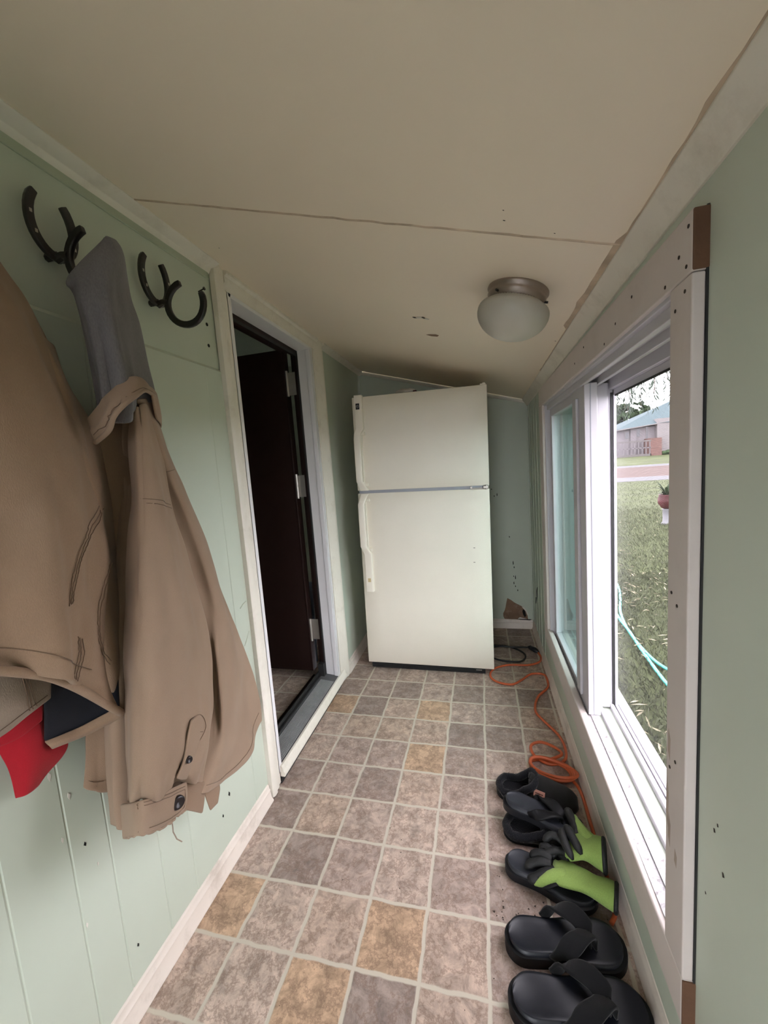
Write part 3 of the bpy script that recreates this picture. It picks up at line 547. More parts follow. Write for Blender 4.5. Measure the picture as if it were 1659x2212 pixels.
# ================================================================== SETTING
YF = -17.5                                  # wall behind the viewer
ZL, ZR = 11.80, 9.85                        # ceiling height at the left and right walls
def zceil(x, y=-3): return ZL + (x + 4.9) / 7.07 * ((9.78 + (4.45 - y) * 0.0125) - ZL)

struct('floor', MB().box(-4.95, 2.2, YF, 4.95, -.5, 0), M['floor'], origin=(0, 0, 0))
struct('floor', MB().box(-13, -5.75, -7, 6, -.3, .3), M['floor'], origin=(0.3, 0.4, 0))     # room beyond the door

# left wall with vertical plank grooves; the raised lower sheet ends at z 9.7
DY0, DY1, DZ = -4.86, -.55, 11.42           # door opening
def grooved(y0, y1, grooves, z0, z1, xf, xb):
    prof = [(xf, y0)]
    for g in sorted(grooves):
        if y0 + .1 < g < y1 - .1:
            prof += [(xf, g - .018), (xf - .011, g - .005), (xf - .011, g + .005), (xf, g + .018)]
    prof += [(xf, y1), (xb, y1), (xb, y0)]
    return MB().sweep_z(prof, z0, z1)
w = grooved(YF, DY0, [-16.4, -15.4, -14.2, -13.1, -11.9, -10.9, -10.2, -9.53, -9.05, -8.32, -7.71, -5.83], 0, 9.66, -4.9, -5.75)
w.box(-5.75, -4.945, YF, DY0, 9.66, 12.2)
w.add([(-4.9, YF, 9.66), (-4.9, DY0, 9.66), (-4.945, DY0, 9.72), (-4.945, YF, 9.72), (-5, YF, 9.66), (-5, DY0, 9.66)], [(0, 1, 2, 3), (0, 1, 5, 4), (3, 2, 5, 4), (0, 3, 4), (1, 5, 2)])
w.box(-5.52, -4.9, DY1, 4.95, 0, 12.2)
w.box(-5.75, -4.9, DY0, DY1, DZ, 12.2)
w.box(-5.75, -4.9, DY0, DY1, -.3, .18)
wl = struct('wall_left', w, M['wall'])
h = MB()
for y, z in ((-5.58, 11.02), (-5.56, 10.54), (-5.58, 10.13), (-9.75, 2.3), (-9.1, 9.2)):
    h.disc((-4.946, y, z), .035, (1, 0, 0), .006, 8)
for y, z, a in ((-6.66, 1.3, .05), (-6.9, 1.05, .035), (-9.36, 3.0, .03), (-8.9, .9, .03)):
    h.prism([(-4.897, y - a * .5, z), (-4.897, y + a * .3, z - a), (-4.897, y + a * .6, z + a * .2), (-4.897, y, z + a * 1.2)], (.004, 0, 0))
obj('nail_hole', h, M['shadow_hole'], wl)
h = MB()
for y, z, a in ((-9.62, 4.15, .06), (-9.45, 3.75, .05), (-9.6, 3.3, .04), (-9.5, 2.0, .04), (-9.25, 2.6, .03)):
    h.prism([(-4.897, y - a * .2, z), (-4.897, y + a * .1, z - a), (-4.897, y + a * .5, z + a * .2), (-4.897, y, z + a)], (.005, 0, 0))
obj('paint_chip', h, M['paint_chip'], wl)
h = MB()
h.tube([(-4.898, -5.62, 4.72), (-4.898, -5.5, 4.78), (-4.898, -5.38, 4.8)], .012, 5)
h.tube([(-4.898, -5.62, 3.88), (-4.898, -5.5, 4.0), (-4.898, -5.4, 4.12)], .014, 5)
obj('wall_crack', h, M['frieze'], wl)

# right wall with the window opening
WY0, WY1, WZ0, WZ1 = -8.3, .35, 1.78, 9.1
XW, XO = 2.17, 3.15
w = MB()
w.box(XW, XO, YF, WY0, -.3, 11)
w.box(XW, XO, WY1, 4.95, -.3, 11)
w.box(XW, XO, WY0, WY1, -.3, WZ0)
w.box(XW, XO, WY0, WY1, WZ1, 11)
wr_ = struct('wall_right', w, M['wall'])
h = MB()
for y in (1.6, 2.3, 3.0, 3.7, 4.4):
    h.box(XW - .012, XW + .01, y - .012, y + .012, .4, 9.6)
obj('plank_batten', h, M['wall'], wr_)
h = MB().prism([(XW - .003, 3.2, 2.42), (XW - .003, 3.36, 2.15), (XW - .003, 3.42, 1.9), (XW - .003, 3.72, 1.55), (XW - .003, 3.98, 1.46), (XW - .003, 3.9, 1.75), (XW - .003, 3.6, 1.85), (XW - .003, 3.62, 2.1), (XW - .003, 3.42, 2.3)], (-.004, 0, 0))
obj('gouge', h, M['shadow_hole'], wr_)
h = MB()
for y, z, a in ((-8.9, 3.9, .022), (-8.95, 4.0, .016), (-9.05, 3.6, .024), (-8.78, 3.1, .014)):
    h.prism([(XW - .003, y - a, z), (XW - .003, y, z - a * .8), (XW - .003, y + a * .4, z + a), (XW - .003, y - a * .3, z + a * 1.2)], (-.003, 0, 0))
obj('scuff', h, M['dirt'], wr_)

# far wall behind the refrigerator and wall behind the viewer (with an added glazed door)
YB = 4.9
wb = struct('wall_back', MB().box(-5.75, XO, YB, YB + .7, -.3, 12.2), M['wall'])
pp = [(1.1, 1.36), (1.24, 1.28), (1.42, 1.14), (1.65, 1.02), (1.76, .96), (1.86, .82), (1.92, .6), (1.94, .4), (.96, .4), (.90, .52), (.90, .66), (.97, .8), (1.01, .94), (1.05, 1.15)]
pz = obj('peeled_patch', MB().prism([(x, YB - .004, z) for x, z in pp], (0, -.006, 0)), M['peel'], wb)
hp = [(1.74, .86), (1.80, .84), (1.84, .7), (1.86, .55), (1.80, .5), (1.74, .62), (1.71, .76)]
obj('mouse_hole', MB().prism([(x, YB - .011, z) for x, z in hp], (0, -.003, 0)), M['shadow_hole'], pz)
hp = MB()
for q in ([(1.68, .99), (1.78, .95), (1.9, .8), (1.96, .62), (1.92, .58), (1.86, .76), (1.76, .88)], [(1.6, .5), (1.75, .46), (1.9, .42), (1.75, .41), (1.5, .41)]):
    hp.prism([(x, YB - .012, z) for x, z in q], (0, -.006, 0))
obj('torn_edge', hp, M['paint_chip'], pz)
h = MB()
for x, z, a in ((1.4, 2.95, .10), (1.43, 2.75, .05), (1.47, 2.3, .10), (1.4, 2.35, .03), (1.4, 2.05, .07), (1.46, 1.9, .04), (1.55, 1.72, .05), (1.28, 4.1, .04), (.72, 5.9, .04), (.84, 5.96, .07), (.62, 6.2, .03)):
    h.prism([(x - .012, YB - .003, z - a), (x + .02, YB - .003, z - a * .6), (x + .008, YB - .003, z + a), (x - .018, YB - .003, z + a * .3)], (0, -.004, 0))
obj('scratch', h, M['shadow_hole'], wb)

BX0, BX1, BZ = -3.7, 1.0, 9.4               # unseen glazed door, added behind the viewer to let in daylight
w = MB()
w.box(-5.75, BX0, YF - .7, YF, -.3, 12.2); w.box(BX1, XO, YF - .7, YF, -.3, 12.2); w.box(BX0, BX1, YF - .7, YF, BZ, 12.2)
struct('wall_front', w, M['wall'])
d2 = thing('added_daylight_door', (-1.35, YF - .35, 0), None, None, kind='structure')
h = MB()
h.box(BX0, BX0 + .45, YF - .5, YF - .2, 0, BZ); h.box(BX1 - .45, BX1, YF - .5, YF - .2, 0, BZ)
h.box(BX0 + .45, BX1 - .45, YF - .5, YF - .2, BZ - .25, BZ); h.box(BX0 + .45, BX1 - .45, YF - .5, YF - .2, 0, 1.6)
struct('door_frame', h, M['vinyl'], d2)
struct('door_glass', MB().box(BX0 + .4, BX1 - .4, YF - .37, YF - .33, 1.5, BZ - .2), M['glass'], d2)

# ceiling (slopes down towards the window wall)
def cz(x, y): return zceil(x, y)
m = MB()
xs = [-5.75 + i * .8 for i in range(12)]; ys = [YF - .7 + i * 1.35 for i in range(18)]
vs = []; nx, ny = len(xs), len(ys)
for y in ys:
    for x in xs: vs.append((x, y, cz(x, y)))
for y in ys:
    for x in xs: vs.append((x, y, cz(x, y) + .6))
fs = []
for j in range(ny - 1):
    for i in range(nx - 1):
        a = j * nx + i
        fs += [(a, a + 1, a + nx + 1, a + nx), tuple(k + nx * ny for k in (a, a + nx, a + nx + 1, a + 1))]
for j in range(ny - 1):
    for i in (0, nx - 1):
        a = j * nx + i; fs.append((a, a + nx, a + nx + nx * ny, a + nx * ny))
for i in range(nx - 1):
    for j in (0, ny - 1):
        a = j * nx + i; fs.append((a, a + 1, a + 1 + nx * ny, a + nx * ny))
m.add(vs, fs)
ce = struct('ceiling', m, M['ceiling'])
h = MB(); R = []
for i in range(40):
    x = -4.8 + 6.9 * i / 39; y = -7.35 + .31 * i / 39 + .02 * noise.noise(Vector((i * .7, 2, 1)))
    wd = .016 + .010 * noise.noise(Vector((i * .5, 5, 1)))
    z = cz(x, y)
    R.append([(x, y - wd, z + .004), (x, y - wd * .5, z - .016), (x, y + wd * .5, z - .016), (x, y + wd, z + .004)])
h.rings(R)
obj('ceiling_seam', h, M['seam'], ce)
h = MB()
def cpoly(pts, cx, cy, s=1, th=.006):
    h.prism([(cx + a * s, cy + b * s, cz(cx + a * s, cy + b * s) - .003) for a, b in pts], (0, 0, -th))
cpoly([(-.13, .02), (-.06, .06), (0, .03), (.06, .05), (.1, -.02), (.03, -.07), (-.06, -.04)], -.97, -3.52)
cpoly([(.04, .02), (.13, .05), (.16, 0), (.1, -.05)], -.93, -3.5)
obj('paint_tear', h, M['paint_chip'], ce)
h = MB()
cpoly([(-.17, -.02), (-.14, .035), (-.08, .02), (-.1, -.03)], -.97, -3.5, 1, .009)
cpoly([(.04, -.06), (.08, .0), (.12, -.03), (.08, -.09)], -.97, -3.52, 1, .011)
obj('ceiling_hole', h, M['dirt'], ce)
h = MB()
cpoly([(-.17, .02), (-.05, .08), (.1, .06), (.15, -.06), (.08, -.1), (-.06, -.05)], -.82, -2.32)
obj('bare_patch', h, M['peel'], ce)
h = MB()
for x, y, a in ((-2.5, -10.7, .03), (.6, -7.4, .03), (.58, -7.6, .018), (2.0, -3.05, .05), (1.9, -3.1, .03), (-4.2, -6.0, .02), (1.2, -7.2, .02)):
    cpoly([(-.5, -.12), (.1, .2), (.5, .05), (.0, -.22)], x, y, a, .005)
obj('ceiling_mark', h, M['dirt'], ce)

h = MB(); R = []
for i in range(60):
    y = -11.5 + i * .19
    w0 = .03 + .05 * max(0, noise.noise(Vector((i * .35, 1, 3)))) + (.06 if 22 < i < 40 else 0)
    R.append([(1.99 - w0, y, cz(1.99 - w0, y) + .004), (1.99 - w0, y, cz(1.99 - w0, y) - .004), (2.0, y, cz(2.0, y) - .004), (2.0, y, cz(2.0, y) + .004)])
h.rings(R)
obj('water_stain', h, mat('brown_water_stain', (.52, .41, .30, 1), .7, .25, 14), ce)

# ---- trims
def trim(n, mb, m='trim', **kw): return struct('trim_%d' % n, mb, M[m], **kw)
# left: frieze board and crown strip
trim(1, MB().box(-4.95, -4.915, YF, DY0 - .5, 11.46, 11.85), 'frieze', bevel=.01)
trim(2, MB().sweep_y([(-4.93, 11.84), (-4.68, 11.77), (-4.66, 11.72), (-4.74, 11.68), (-4.86, 11.66), (-4.93, 11.56)], YF, -5.33), bevel=.01)
trim(3, MB().sweep_y([(-4.93, 11.84), (-4.70, 11.77), (-4.70, 11.70), (-4.82, 11.62), (-4.93, 11.58)], .3, YB), bevel=.01)
# right crown
def crown_r(y):
    z = cz(2.17, y)
    return [(2.2, z + .02), (1.98, z + .07), (1.97, z + .02), (2.02, z - .05), (2.12, z - .16), (2.14, z - .24), (2.2, z - .24)]
h = MB(); h.rings([[(x, y, z) for x, z in crown_r(y)] for y in (YF, -10, -4, 0, YB)])
trim(4, h, bevel=.008)
# far crown
h = MB()
R = []
for x in (-4.9, -2.5, 0, 2.15):
    z = cz(x, YB)
    R.append([(x, YB + .02, z + .02), (x, YB - .12, z + .02), (x, YB - .12, z - .04), (x, YB - .05, z - .13), (x, YB + .02, z - .15)])
h.rings(R); trim(5, h, bevel=.008)
# baseboards
def base_prof(x0, s): return [(x0, 0), (x0 + s * .14, 0), (x0 + s * .14, .04), (x0 + s * .10, .09), (x0 + s * .08, .22), (x0 + s * .085, .27), (x0 + s * .055, .31), (x0 + s * .05, .38), (x0 + s * .025, .40), (x0, .40)]
b = struct('baseboard_left', MB().sweep_y(base_prof(-4.92, 1), YF, DY0 - .5), M['base'], bevel=.008)
struct('baseboard_left', MB().sweep_y(base_prof(-4.92, 1), .3, YB), M['base'], bevel=.008)
struct('baseboard_right', MB().sweep_y(base_prof(2.2, -.85), YF, YB), M['base'], bevel=.008)
bb = struct('baseboard_back', MB().sweep_x([(YB + .02 + x, z) for x, z in base_prof(0, -1)], -4.9, 2.12), M['base'], bevel=.008)
obj('grime', MB().prism([(1.45, YB - .03, .405), (1.6, YB - .1, .41), (2.0, YB - .12, .405), (2.08, YB - .03, .405)], (0, 0, .012)), M['dirt'], bb)
# corner bead at far right
trim(6, MB().box(2.13, 2.18, YB - .06, YB + .01, .4, 9.7), 'wall')

# ---- window casing boards (square-edged boards with raw ends)
XC = 2.045
h = MB().box(XC, 2.2, -8.62, .72, 8.98, 9.5)
hd = trim(7, h, 'casing', bevel=.02)
obj('raw_end', MB().box(XC + .005, 2.19, -8.632, -8.6, 8.99, 9.49), M['raw'], hd, bevel=.012)
h = MB().hexa([(XC, -8.62, 1.24), (2.2, -8.62, 1.24), (2.2, .75, 1.42), (XC, .75, 1.42), (XC, -8.62, 1.83), (2.2, -8.62, 1.83), (2.2, .75, 2.0), (XC, .75, 2.0)])
bd = trim(8, h, 'casing', bevel=.03)
obj('raw_end', MB().box(XC + .005, 2.19, -8.632, -8.6, 1.25, 1.82), M['raw'], bd, bevel=.012)
sd = trim(9, MB().box(XC, 2.152, -8.62, -8.2, 1.835, 8.975), 'casing', bevel=.018)
trim(10, MB().box(XC, 2.2, .1, .72, 2.0, 8.975), 'casing', bevel=.02)
obj('painted_gap_shade', MB().box(2.15, 2.172, -8.624, -8.60, 1.24, 9.5), M['rubber_and_shade'], sd)  # solid black strip painted in as the shade behind the board
for prt, pts in ((hd, [(-8.55, 9.38), (-8.38, 9.2), (-8.52, 9.06), (-8.1, 9.05), (-7.2, 9.3), (-6.6, 9.18), (-4.9, 9.32), (-4.2, 9.2), (-6.1, 9.05)]), (sd, [(-8.5, 8.86), (-8.32, 8.75), (-8.3, 6.0), (-8.42, 5.9), (-8.42, 4.2), (-8.3, 4.05)])):
    h = MB()
    for y, z in pts: h.disc((XC + .001, y, z), .018, (-1, 0, 0), .006, 8)
    obj('nail_head', h, M['dirt'], prt)
h = MB()
for y, z, a in ((-8.25, 3.6, .3), (-8.3, 3.3, .2), (-8.28, 4.3, .18), (-8.45, 3.1, .1)):
    h.prism([(XC - .001, y - .02, z - a), (XC - .001, y + .03, z - a * .5), (XC - .001, y + .02, z + a), (XC - .001, y - .03, z + a * .4)], (-.001, 0, 0))
obj('grime_smear', h, mat('brown_smear', (.36, .29, .24, 1), .7, .2, 20), sd)

# ---- the window itself
wi = thing('window_1', (2.6, -3.9, WZ0), None, None, kind='structure')
Z0, Z1 = 1.86, 8.86
# frame: two jambs, head with ribs, sill with tracks
h = MB()
h.box(2.12, 2.27, WY0 + .03, WY1 - .03, WZ0 - .02, Z0 + .0)                 # inner lip of the sill
h.box(2.27, 2.43, WY0 + .03, WY1 - .03, WZ0 - .02, Z0 + .02)                # flat bright top
h.box(2.43, 3.05, WY0 + .03, WY1 - .03, WZ0 - .02, Z0 - .09)
struct('window_sill', h, M['vinyl_dirty'], wi, bevel=.008)
h = MB()
for x0, x1, z in ((2.515, 2.60, Z0 + .005), (2.775, 2.86, Z0 + .01), (2.96, 3.16, Z0 + .0)):
    h.box(x0, x1, WY0 + .03, WY1 - .03, WZ0 - .02, z)
struct('track_rib', h, M['vinyl'], wi, bevel=.02)
h = MB()
for x0, x1, z in ((2.435, 2.512, Z0 - .086), (2.605, 2.625, Z0 - .082), (2.862, 2.885, Z0 - .08), (2.905, 2.955, Z0 - .08)):
    h.box(x0, x1, WY0 + .05, WY1 - .05, Z0 - .1, z)
struct('track_gasket', h, M['rubber_and_shade'], wi)
h = MB()
h.box(2.10, 3.16, WY0 + .03, WY1 - .03, Z1 + .07, WZ1 + .02)                 # head
h.box(2.18, 2.27, WY0 + .03, WY1 - .03, Z1 - .06, Z1 + .1)
h.box(2.50, 2.58, WY0 + .03, WY1 - .03, Z1 - .06, Z1 + .1)
h.box(2.80, 3.16, WY0 + .03, WY1 - .03, Z1 - .14, Z1 + .1)
h.box(2.12, 3.16, .06, WY1 - .02, WZ0, Z1 + .1)                              # far jamb
h.box(2.12, 3.16, WY0 + .02, -8.12, WZ0, Z1 + .1)                            # near jamb
struct('window_frame', h, M['vinyl'], wi, bevel=.015)
# sliding sash pushed to the far side
SY0, SY1 = -4.08, .06
h = MB()
h.box(2.23, 2.47, SY0, -3.02, Z0 + .02, Z1 - .03)
h.box(2.26, 2.45, -.16, SY1, Z0 + .02, Z1 - .03)
h.box(2.26, 2.45, -3.02, -.16, Z1 - .26, Z1 - .03)
h.box(2.26, 2.45, -3.02, -.16, Z0 + .02, Z0 + .16)
sa = struct('sliding_sash', h, M['vinyl'], wi, bevel=.015)
obj('pull_rail', MB().box(2.17, 2.235, -3.62, -3.3, Z0 + .2, Z1 - .25), M['vinyl'], sa, bevel=.018)
obj('sash_groove', MB().box(2.335, 2.35, SY0 - .008, SY0 + .02, Z0 + .03, Z1 - .04), M['gasket'], sa)
obj('glass_pane', MB().box(2.33, 2.345, -3.06, -.12, Z0 + .1, Z1 - .2), M['glass'], sa)
obj('glass_pane', MB().box(2.395, 2.41, -3.06, -.12, Z0 + .1, Z1 - .2), M['glass'], sa)
h = MB()
h.box(2.5, 2.77, -3.66, -3.0, Z0 - .04, Z1 + .0); h.box(2.77, 2.89, -3.58, -3.0, Z0 - .04, Z1)
h.box(2.52, 2.74, -.16, SY1, Z0 - .04, Z1); h.box(2.52, 2.74, -3.0, -.16, Z1 - .26, Z1); h.box(2.52, 2.74, -3.0, -.16, Z0 - .06, Z0 + .14)
fs_ = struct('fixed_sash', h, M['vinyl'], wi, bevel=.015)
obj('glass_pane', MB().box(2.58, 2.595, -3.06, -.12, Z0 + .1, Z1 - .2), M['glass'], fs_)
obj('glass_pane', MB().box(2.66, 2.675, -3.06, -.12, Z0 + .1, Z1 - .2), M['glass'], fs_)
# insect screen over the open half
h = MB()
h.box(2.885, 2.94, -3.62, -3.5, Z0 - .06, Z1 - .14); h.box(2.885, 2.94, -8.12, -8.0, Z0 - .06, Z1 - .14)
h.box(2.885, 2.94, -8.0, -3.5, Z1 - .26, Z1 - .14); h.box(2.885, 2.94, -8.0, -3.5, Z0 - .06, Z0 + .0)
sf = struct('screen_frame', h, M['vinyl'], wi, bevel=.01)
obj('screen_spline', MB().box(2.878, 2.9, -8.0, -3.72, Z1 - .29, Z1 - .255).box(2.835, 2.875, -3.61, -3.56, Z0, Z1 - .2), M['rubber_and_shade'], sf)
obj('screen_mesh', MB().add([(2.91, -8.0, Z0 - .01), (2.91, -3.6, Z0 - .01), (2.91, -3.6, Z1 - .24), (2.91, -8.0, Z1 - .24)], [(0, 1, 2, 3)]), M['screen'], sf)

# ---- doorway: casing, jambs, sill, brown steel frame and door
def casing_prof(o, s, face):     # (x, y) section; o outer y, s direction towards the opening
    return [(-4.92, o), (-4.80, o), (-4.77, o + s * .05), (-4.77, o + s * .16), (-4.81, o + s * .2), (-4.81, o + s * .32), (-4.85, o + s * .36), (-4.85, o + s * .46), (-4.92, o + s * .46)]
trim(11, MB().sweep_z(casing_prof(-5.34, 1, 0), .05, 11.78), bevel=.008)
trim(12, MB().sweep_z(casing_prof(.30, -1.55, 0), .05, 11.78), bevel=.008)
h = MB().sweep_y([(-4.92, 11.78), (-4.74, 11.78), (-4.74, 11.70), (-4.80, 11.66), (-4.80, 11.55), (-4.84, 11.5), (-4.84, 11.40), (-4.92, 11.40)], -5.0, -.15)
trim(13, h, bevel=.008)
h = MB()
h.box(-5.3, -4.85, DY1 - .1, DY1 + .06, .3, DZ); h.box(-5.3, -4.85, DY0 - .06, DY0 + .1, .3, DZ); h.box(-5.3, -4.85, DY0, DY1, DZ - .1, DZ + .06)
h.box(-5.0, -4.85, DY1 - .13, DY1 - .05, .3, DZ - .1)
trim(14, h, 'jamb', bevel=.012)
d1 = thing('door_1', (-5.6, -.7, .3), None, None, kind='structure')
h = MB()
h.box(-5.55, -5.3, DY1 - .06, DY1 + .2, .3, DZ + .1); h.box(-5.83, -5.3, DY0 - .2, DY0 + .06, .3, DZ + .1); h.box(-5.83, -5.3, DY0, DY1, DZ - .1, DZ + .15)
h.box(-5.42, -5.30, DY1 - .14, DY1 - .02, .3, DZ - .05); h.box(-5.46, -5.3, DY0, DY0 + .1, .3, DZ - .05); h.box(-5.46, -5.3, DY0, DY1, DZ - .24, DZ - .1)
struct('door_frame', h, M['brown'], d1, bevel=.012)
obj('weather_strip', MB().box(-5.33, -5.29, DY1 - .17, DY1 - .1, .5, DZ - .1).box(-5.33, -5.29, DY0 + .1, DY0 + .16, .5, DZ - .1).box(-5.33, -5.29, DY0, DY1, DZ - .28, DZ - .2).box(-5.5, -5.3, DY1 - .3, DY1 - .06, .5, .95), M['rubber_and_shade'], d1)
lf = struct('door_leaf', MB().box(-9.75, -5.74, -.72, -.42, .62, 11.42), M['brown'], d1, bevel=.02)
obj('edge_bead', MB().box(-5.79, -5.74, -.74, -.70, .64, 11.4), M['brown'], lf, bevel=.01)
for z in (10.35, 7.05, 2.1):
    hg = MB().box(-5.77, -5.755, -.70, -.50, z - .36, z + .36).box(-5.70, -5.42, -.625, -.61, z - .36, z + .36)
    hg = obj('door_hinge', hg, M['steel'], d1, bevel=.006)
    obj('hinge_barrel', MB().tube([(-5.71, -.68, z - .4), (-5.71, -.68, z + .4)], .045, 12), M['steel'], hg)
    s = MB()
    for dx, dz in ((-5.47, .27), (-5.52, .05), (-5.47, -.12), (-5.53, -.28)):
        s.disc((dx, -.624, z + dz), .026, (0, -1, 0), .006, 10)
    obj('hinge_screw', s, M['black'], hg)
# the door sill
ds = thing('door_sill', (-5.2, -2.7, .1), None, None, kind='structure')
h = MB().sweep_y([(-5.42, .2), (-4.83, .2), (-4.83, .43), (-4.86, .455), (-5.38, .52), (-5.42, .52)], DY0 + .03, DY1 - .03)
struct('sill_tread', h, M['tread'], ds)
h = MB()
for i in range(13):
    x = -5.34 + i * .036; z = .515 - (x + 5.38) * .125
    h.box(x, x + .013, DY0 + .04, DY1 - .5, z - .004, z + .016)
struct('tread_ridge', h, M['ridge'], ds)
h = MB().sweep_y([(-4.83, .18), (-4.74, .18), (-4.72, .22), (-4.72, .27), (-4.76, .32), (-4.77, .40), (-4.80, .455), (-4.86, .46), (-4.86, .18)], -4.86, -.2)
struct('sill_nosing', h, M['trim'], ds, bevel=.01)
struct('sill_painted_shade', MB().box(-4.95, -4.84, -4.86, -.5, 0, .19), M['rubber_and_shade'], ds)  # black strip standing in for the shade beneath the nosing
struct('sill_seal', MB().box(-5.60, -5.42, DY0 + .03, DY1 - .03, .25, .55).box(-5.56, -5.50, DY0 + .03, DY1 - .03, .5, .64), M['rubber_and_shade'], ds, bevel=.015)
struct('sill_edge', MB().box(-5.85, -5.60, DY0 + .0, DY1, .25, .40), M['brown'], ds, bevel=.01)
# the dim room beyond the door
w = MB()
w.box(-13.2, -13, -7, 6, -.3, 14); w.box(-13.2, -5.75, 5.8, 6, -.3, 14); w.box(-13.2, -5.75, -7.2, -7, -.3, 14)
struct('wall_inner', w, M['wall'])
h = MB().hexa([(-13.2, -7.2, 13.6), (-5.75, -7.2, 12.1), (-5.75, 6, 12.1), (-13.2, 6, 13.6), (-13.2, -7.2, 14), (-5.75, -7.2, 12.5), (-5.75, 6, 12.5), (-13.2, 6, 14)])
struct('ceiling', h, M['inner_ceiling'])
# ================================================================== REFRIGERATOR
# local frame: x 0..4.56 across the front, y 0 at the door faces going back, z up
fr = thing('refrigerator', (-4.2, .68, 0), 'almond top-freezer refrigerator standing askew at the far end of the porch', 'refrigerator', rot=(0, math.radians(.85), 0))
FW = 4.56
h = MB().box(.02, FW - .02, .42, 3.72, .28, 9.93)
obj('cabinet', h, M['fridge'], fr, bevel=.03)
def door(z0, z1):
    # slightly pillowed front face
    m = MB(); n = 14; vs = []
    for j in range(n + 1):
        for i in range(n + 1):
            u, v = i / n, j / n
            e = min(min(u, 1 - u) * FW, min(v, 1 - v) * (z1 - z0))
            y = .10 * math.exp(-e * 9) - .0
            vs.append((u * FW, y, z0 + v * (z1 - z0)))
    fs = [(j * (n + 1) + i, j * (n + 1) + i + 1, (j + 1) * (n + 1) + i + 1, (j + 1) * (n + 1) + i) for j in range(n) for i in range(n)]
    o = len(vs)
    rim = [i for i in range(n + 1)] + [(j + 1) * (n + 1) - 1 for j in range(1, n + 1)] + [n * (n + 1) + i for i in range(n - 1, -1, -1)] + [j * (n + 1) for j in range(n - 1, 0, -1)]
    for k in rim: vs.append((vs[k][0], .36, vs[k][2]))
    L = len(rim)
    for k in range(L): fs.append((rim[k], o + k, o + (k + 1) % L, rim[(k + 1) % L]))
    fs.append(tuple(o + k for k in range(L))[::-1])
    return m.add(vs, fs)
fz = obj('freezer_door', door(6.70, 9.95), M['fridge'], fr, bevel=.025)
fd = obj('fridge_door', door(.26, 6.60), M['fridge'], fr, bevel=.025)
obj('door_gasket', MB().box(.1, FW - .1, .30, .44, .35, 6.55).box(.1, FW - .1, .30, .44, 6.75, 9.88), M['gasket'], fr)
obj('divider_strip', MB().box(.06, FW - .04, .12, .45, 6.58, 6.72), M['gasket'], fr)
# hinge in the gap at the right
h = MB().box(FW - .62, FW - .05, .03, .2, 6.615, 6.64).box(FW - .62, FW - .56, .02, .2, 6.615, 6.69).box(FW - .2, FW - .04, .01, .2, 6.615, 6.69)
h.tube([(FW - .1, .06, 6.58), (FW - .1, .06, 6.73)], .045, 12)
obj('door_hinge', h, M['steel'], fr, bevel=.008)
obj('top_hinge', MB().box(FW - .22, FW - .03, .1, .45, 9.95, 9.985).tube([(FW - .1, .18, 9.95), (FW - .1, .18, 10.02)], .05, 10), M['fridge_plastic'], fr, bevel=.008)
# handles: a flat strap that stands off the door in the grip part
def strap(pts):          # pts: (z, x_left, x_right, y_front, y_back)
    m = MB(); R = []
    for z, xl, xr, yf, yb in pts:
        R.append([(xl, yb, z), (xl, yf, z), (xl + .03, yf - .02, z), (xr - .05, yf - .02, z), (xr, yf + .01, z), (xr, yb, z)])
    return m.rings(R)
h1 = obj('handle', strap([(9.98, .14, .42, -.11, .05), (8.86, .14, .42, -.11, .05), (8.68, .10, .34, -.22, -.12), (8.5, .10, .34, -.30, -.20), (7.05, .10, .32, -.30, -.20), (6.88, .14, .38, -.20, -.10), (6.71, .17, .46, -.10, .05)]), M['fridge_plastic'], fz, bevel=.012)
obj('grip_bracket', MB().box(.12, .44, -.10, .05, 8.62, 8.74).box(.14, .46, -.08, .05, 6.86, 6.96).box(.30, .33, -.13, .02, 6.95, 8.65), M['fridge_plastic'], h1, bevel=.015)
bd = obj('badge', MB().box(.20, .33, -.138, -.12, 9.50, 9.70), M['black'], h1)
# small round emblem: ring with a curled monogram
h = MB()
cx, cz_ = .265, 9.60
h.tube([(cx + .045 * math.cos(t), -.14, cz_ + .045 * math.sin(t)) for t in [k * 6.2832 / 20 for k in range(21)]], .006, 5)
h.tube([(cx - .02 + .014 * math.cos(t), -.14, cz_ + .012 + .014 * math.sin(t)) for t in [.4 + k * .45 for k in range(12)]] , .0045, 5)
h.tube([(cx + .012, -.14, cz_ + .022), (cx + .006, -.14, cz_), (cx + .012, -.14, cz_ - .02), (cx + .024, -.14, cz_ - .02)], .0045, 5)
obj('emblem', h, M['steel'], bd)
h2 = obj('handle', strap([(6.60, .17, .46, -.10, .05), (6.42, .14, .38, -.20, -.10), (6.25, .10, .33, -.30, -.20), (4.75, .10, .33, -.30, -.20), (4.58, .13, .37, -.20, -.10), (4.42, .16, .44, -.11, .05), (3.05, .16, .44, -.11, .05)]), M['fridge_plastic'], fd, bevel=.012)
obj('grip_bracket', MB().box(.14, .46, -.08, .05, 6.32, 6.42).box(.14, .44, -.10, .05, 4.52, 4.64).box(.30, .33, -.13, .02, 4.6, 6.35), M['fridge_plastic'], h2, bevel=.015)
obj('handle_plate', MB().box(.25, .36, -.138, -.12, 3.42, 3.56), mat('yellowed_plastic', srgb(198, 180, 138), .4), h2)
obj('hole_plug', MB().lathe([(.0, -.035), (.06, -.03), (.082, -.01), (.085, .02)], (FW - .18, 0, 3.44), 20, (0, 1, 0)), mat('yellowed_plug', srgb(214, 200, 160), .4), fd, smooth=True)
for x, z in ((FW - .55, 4.62), (FW - .56, 4.12)): obj('door_scratch', MB().box(x - .03, x + .03, -.004, .01, z - .008, z + .008), M['dirt'], fd)
h = MB().box(.12, FW - .30, .16, .5, .04, .26)
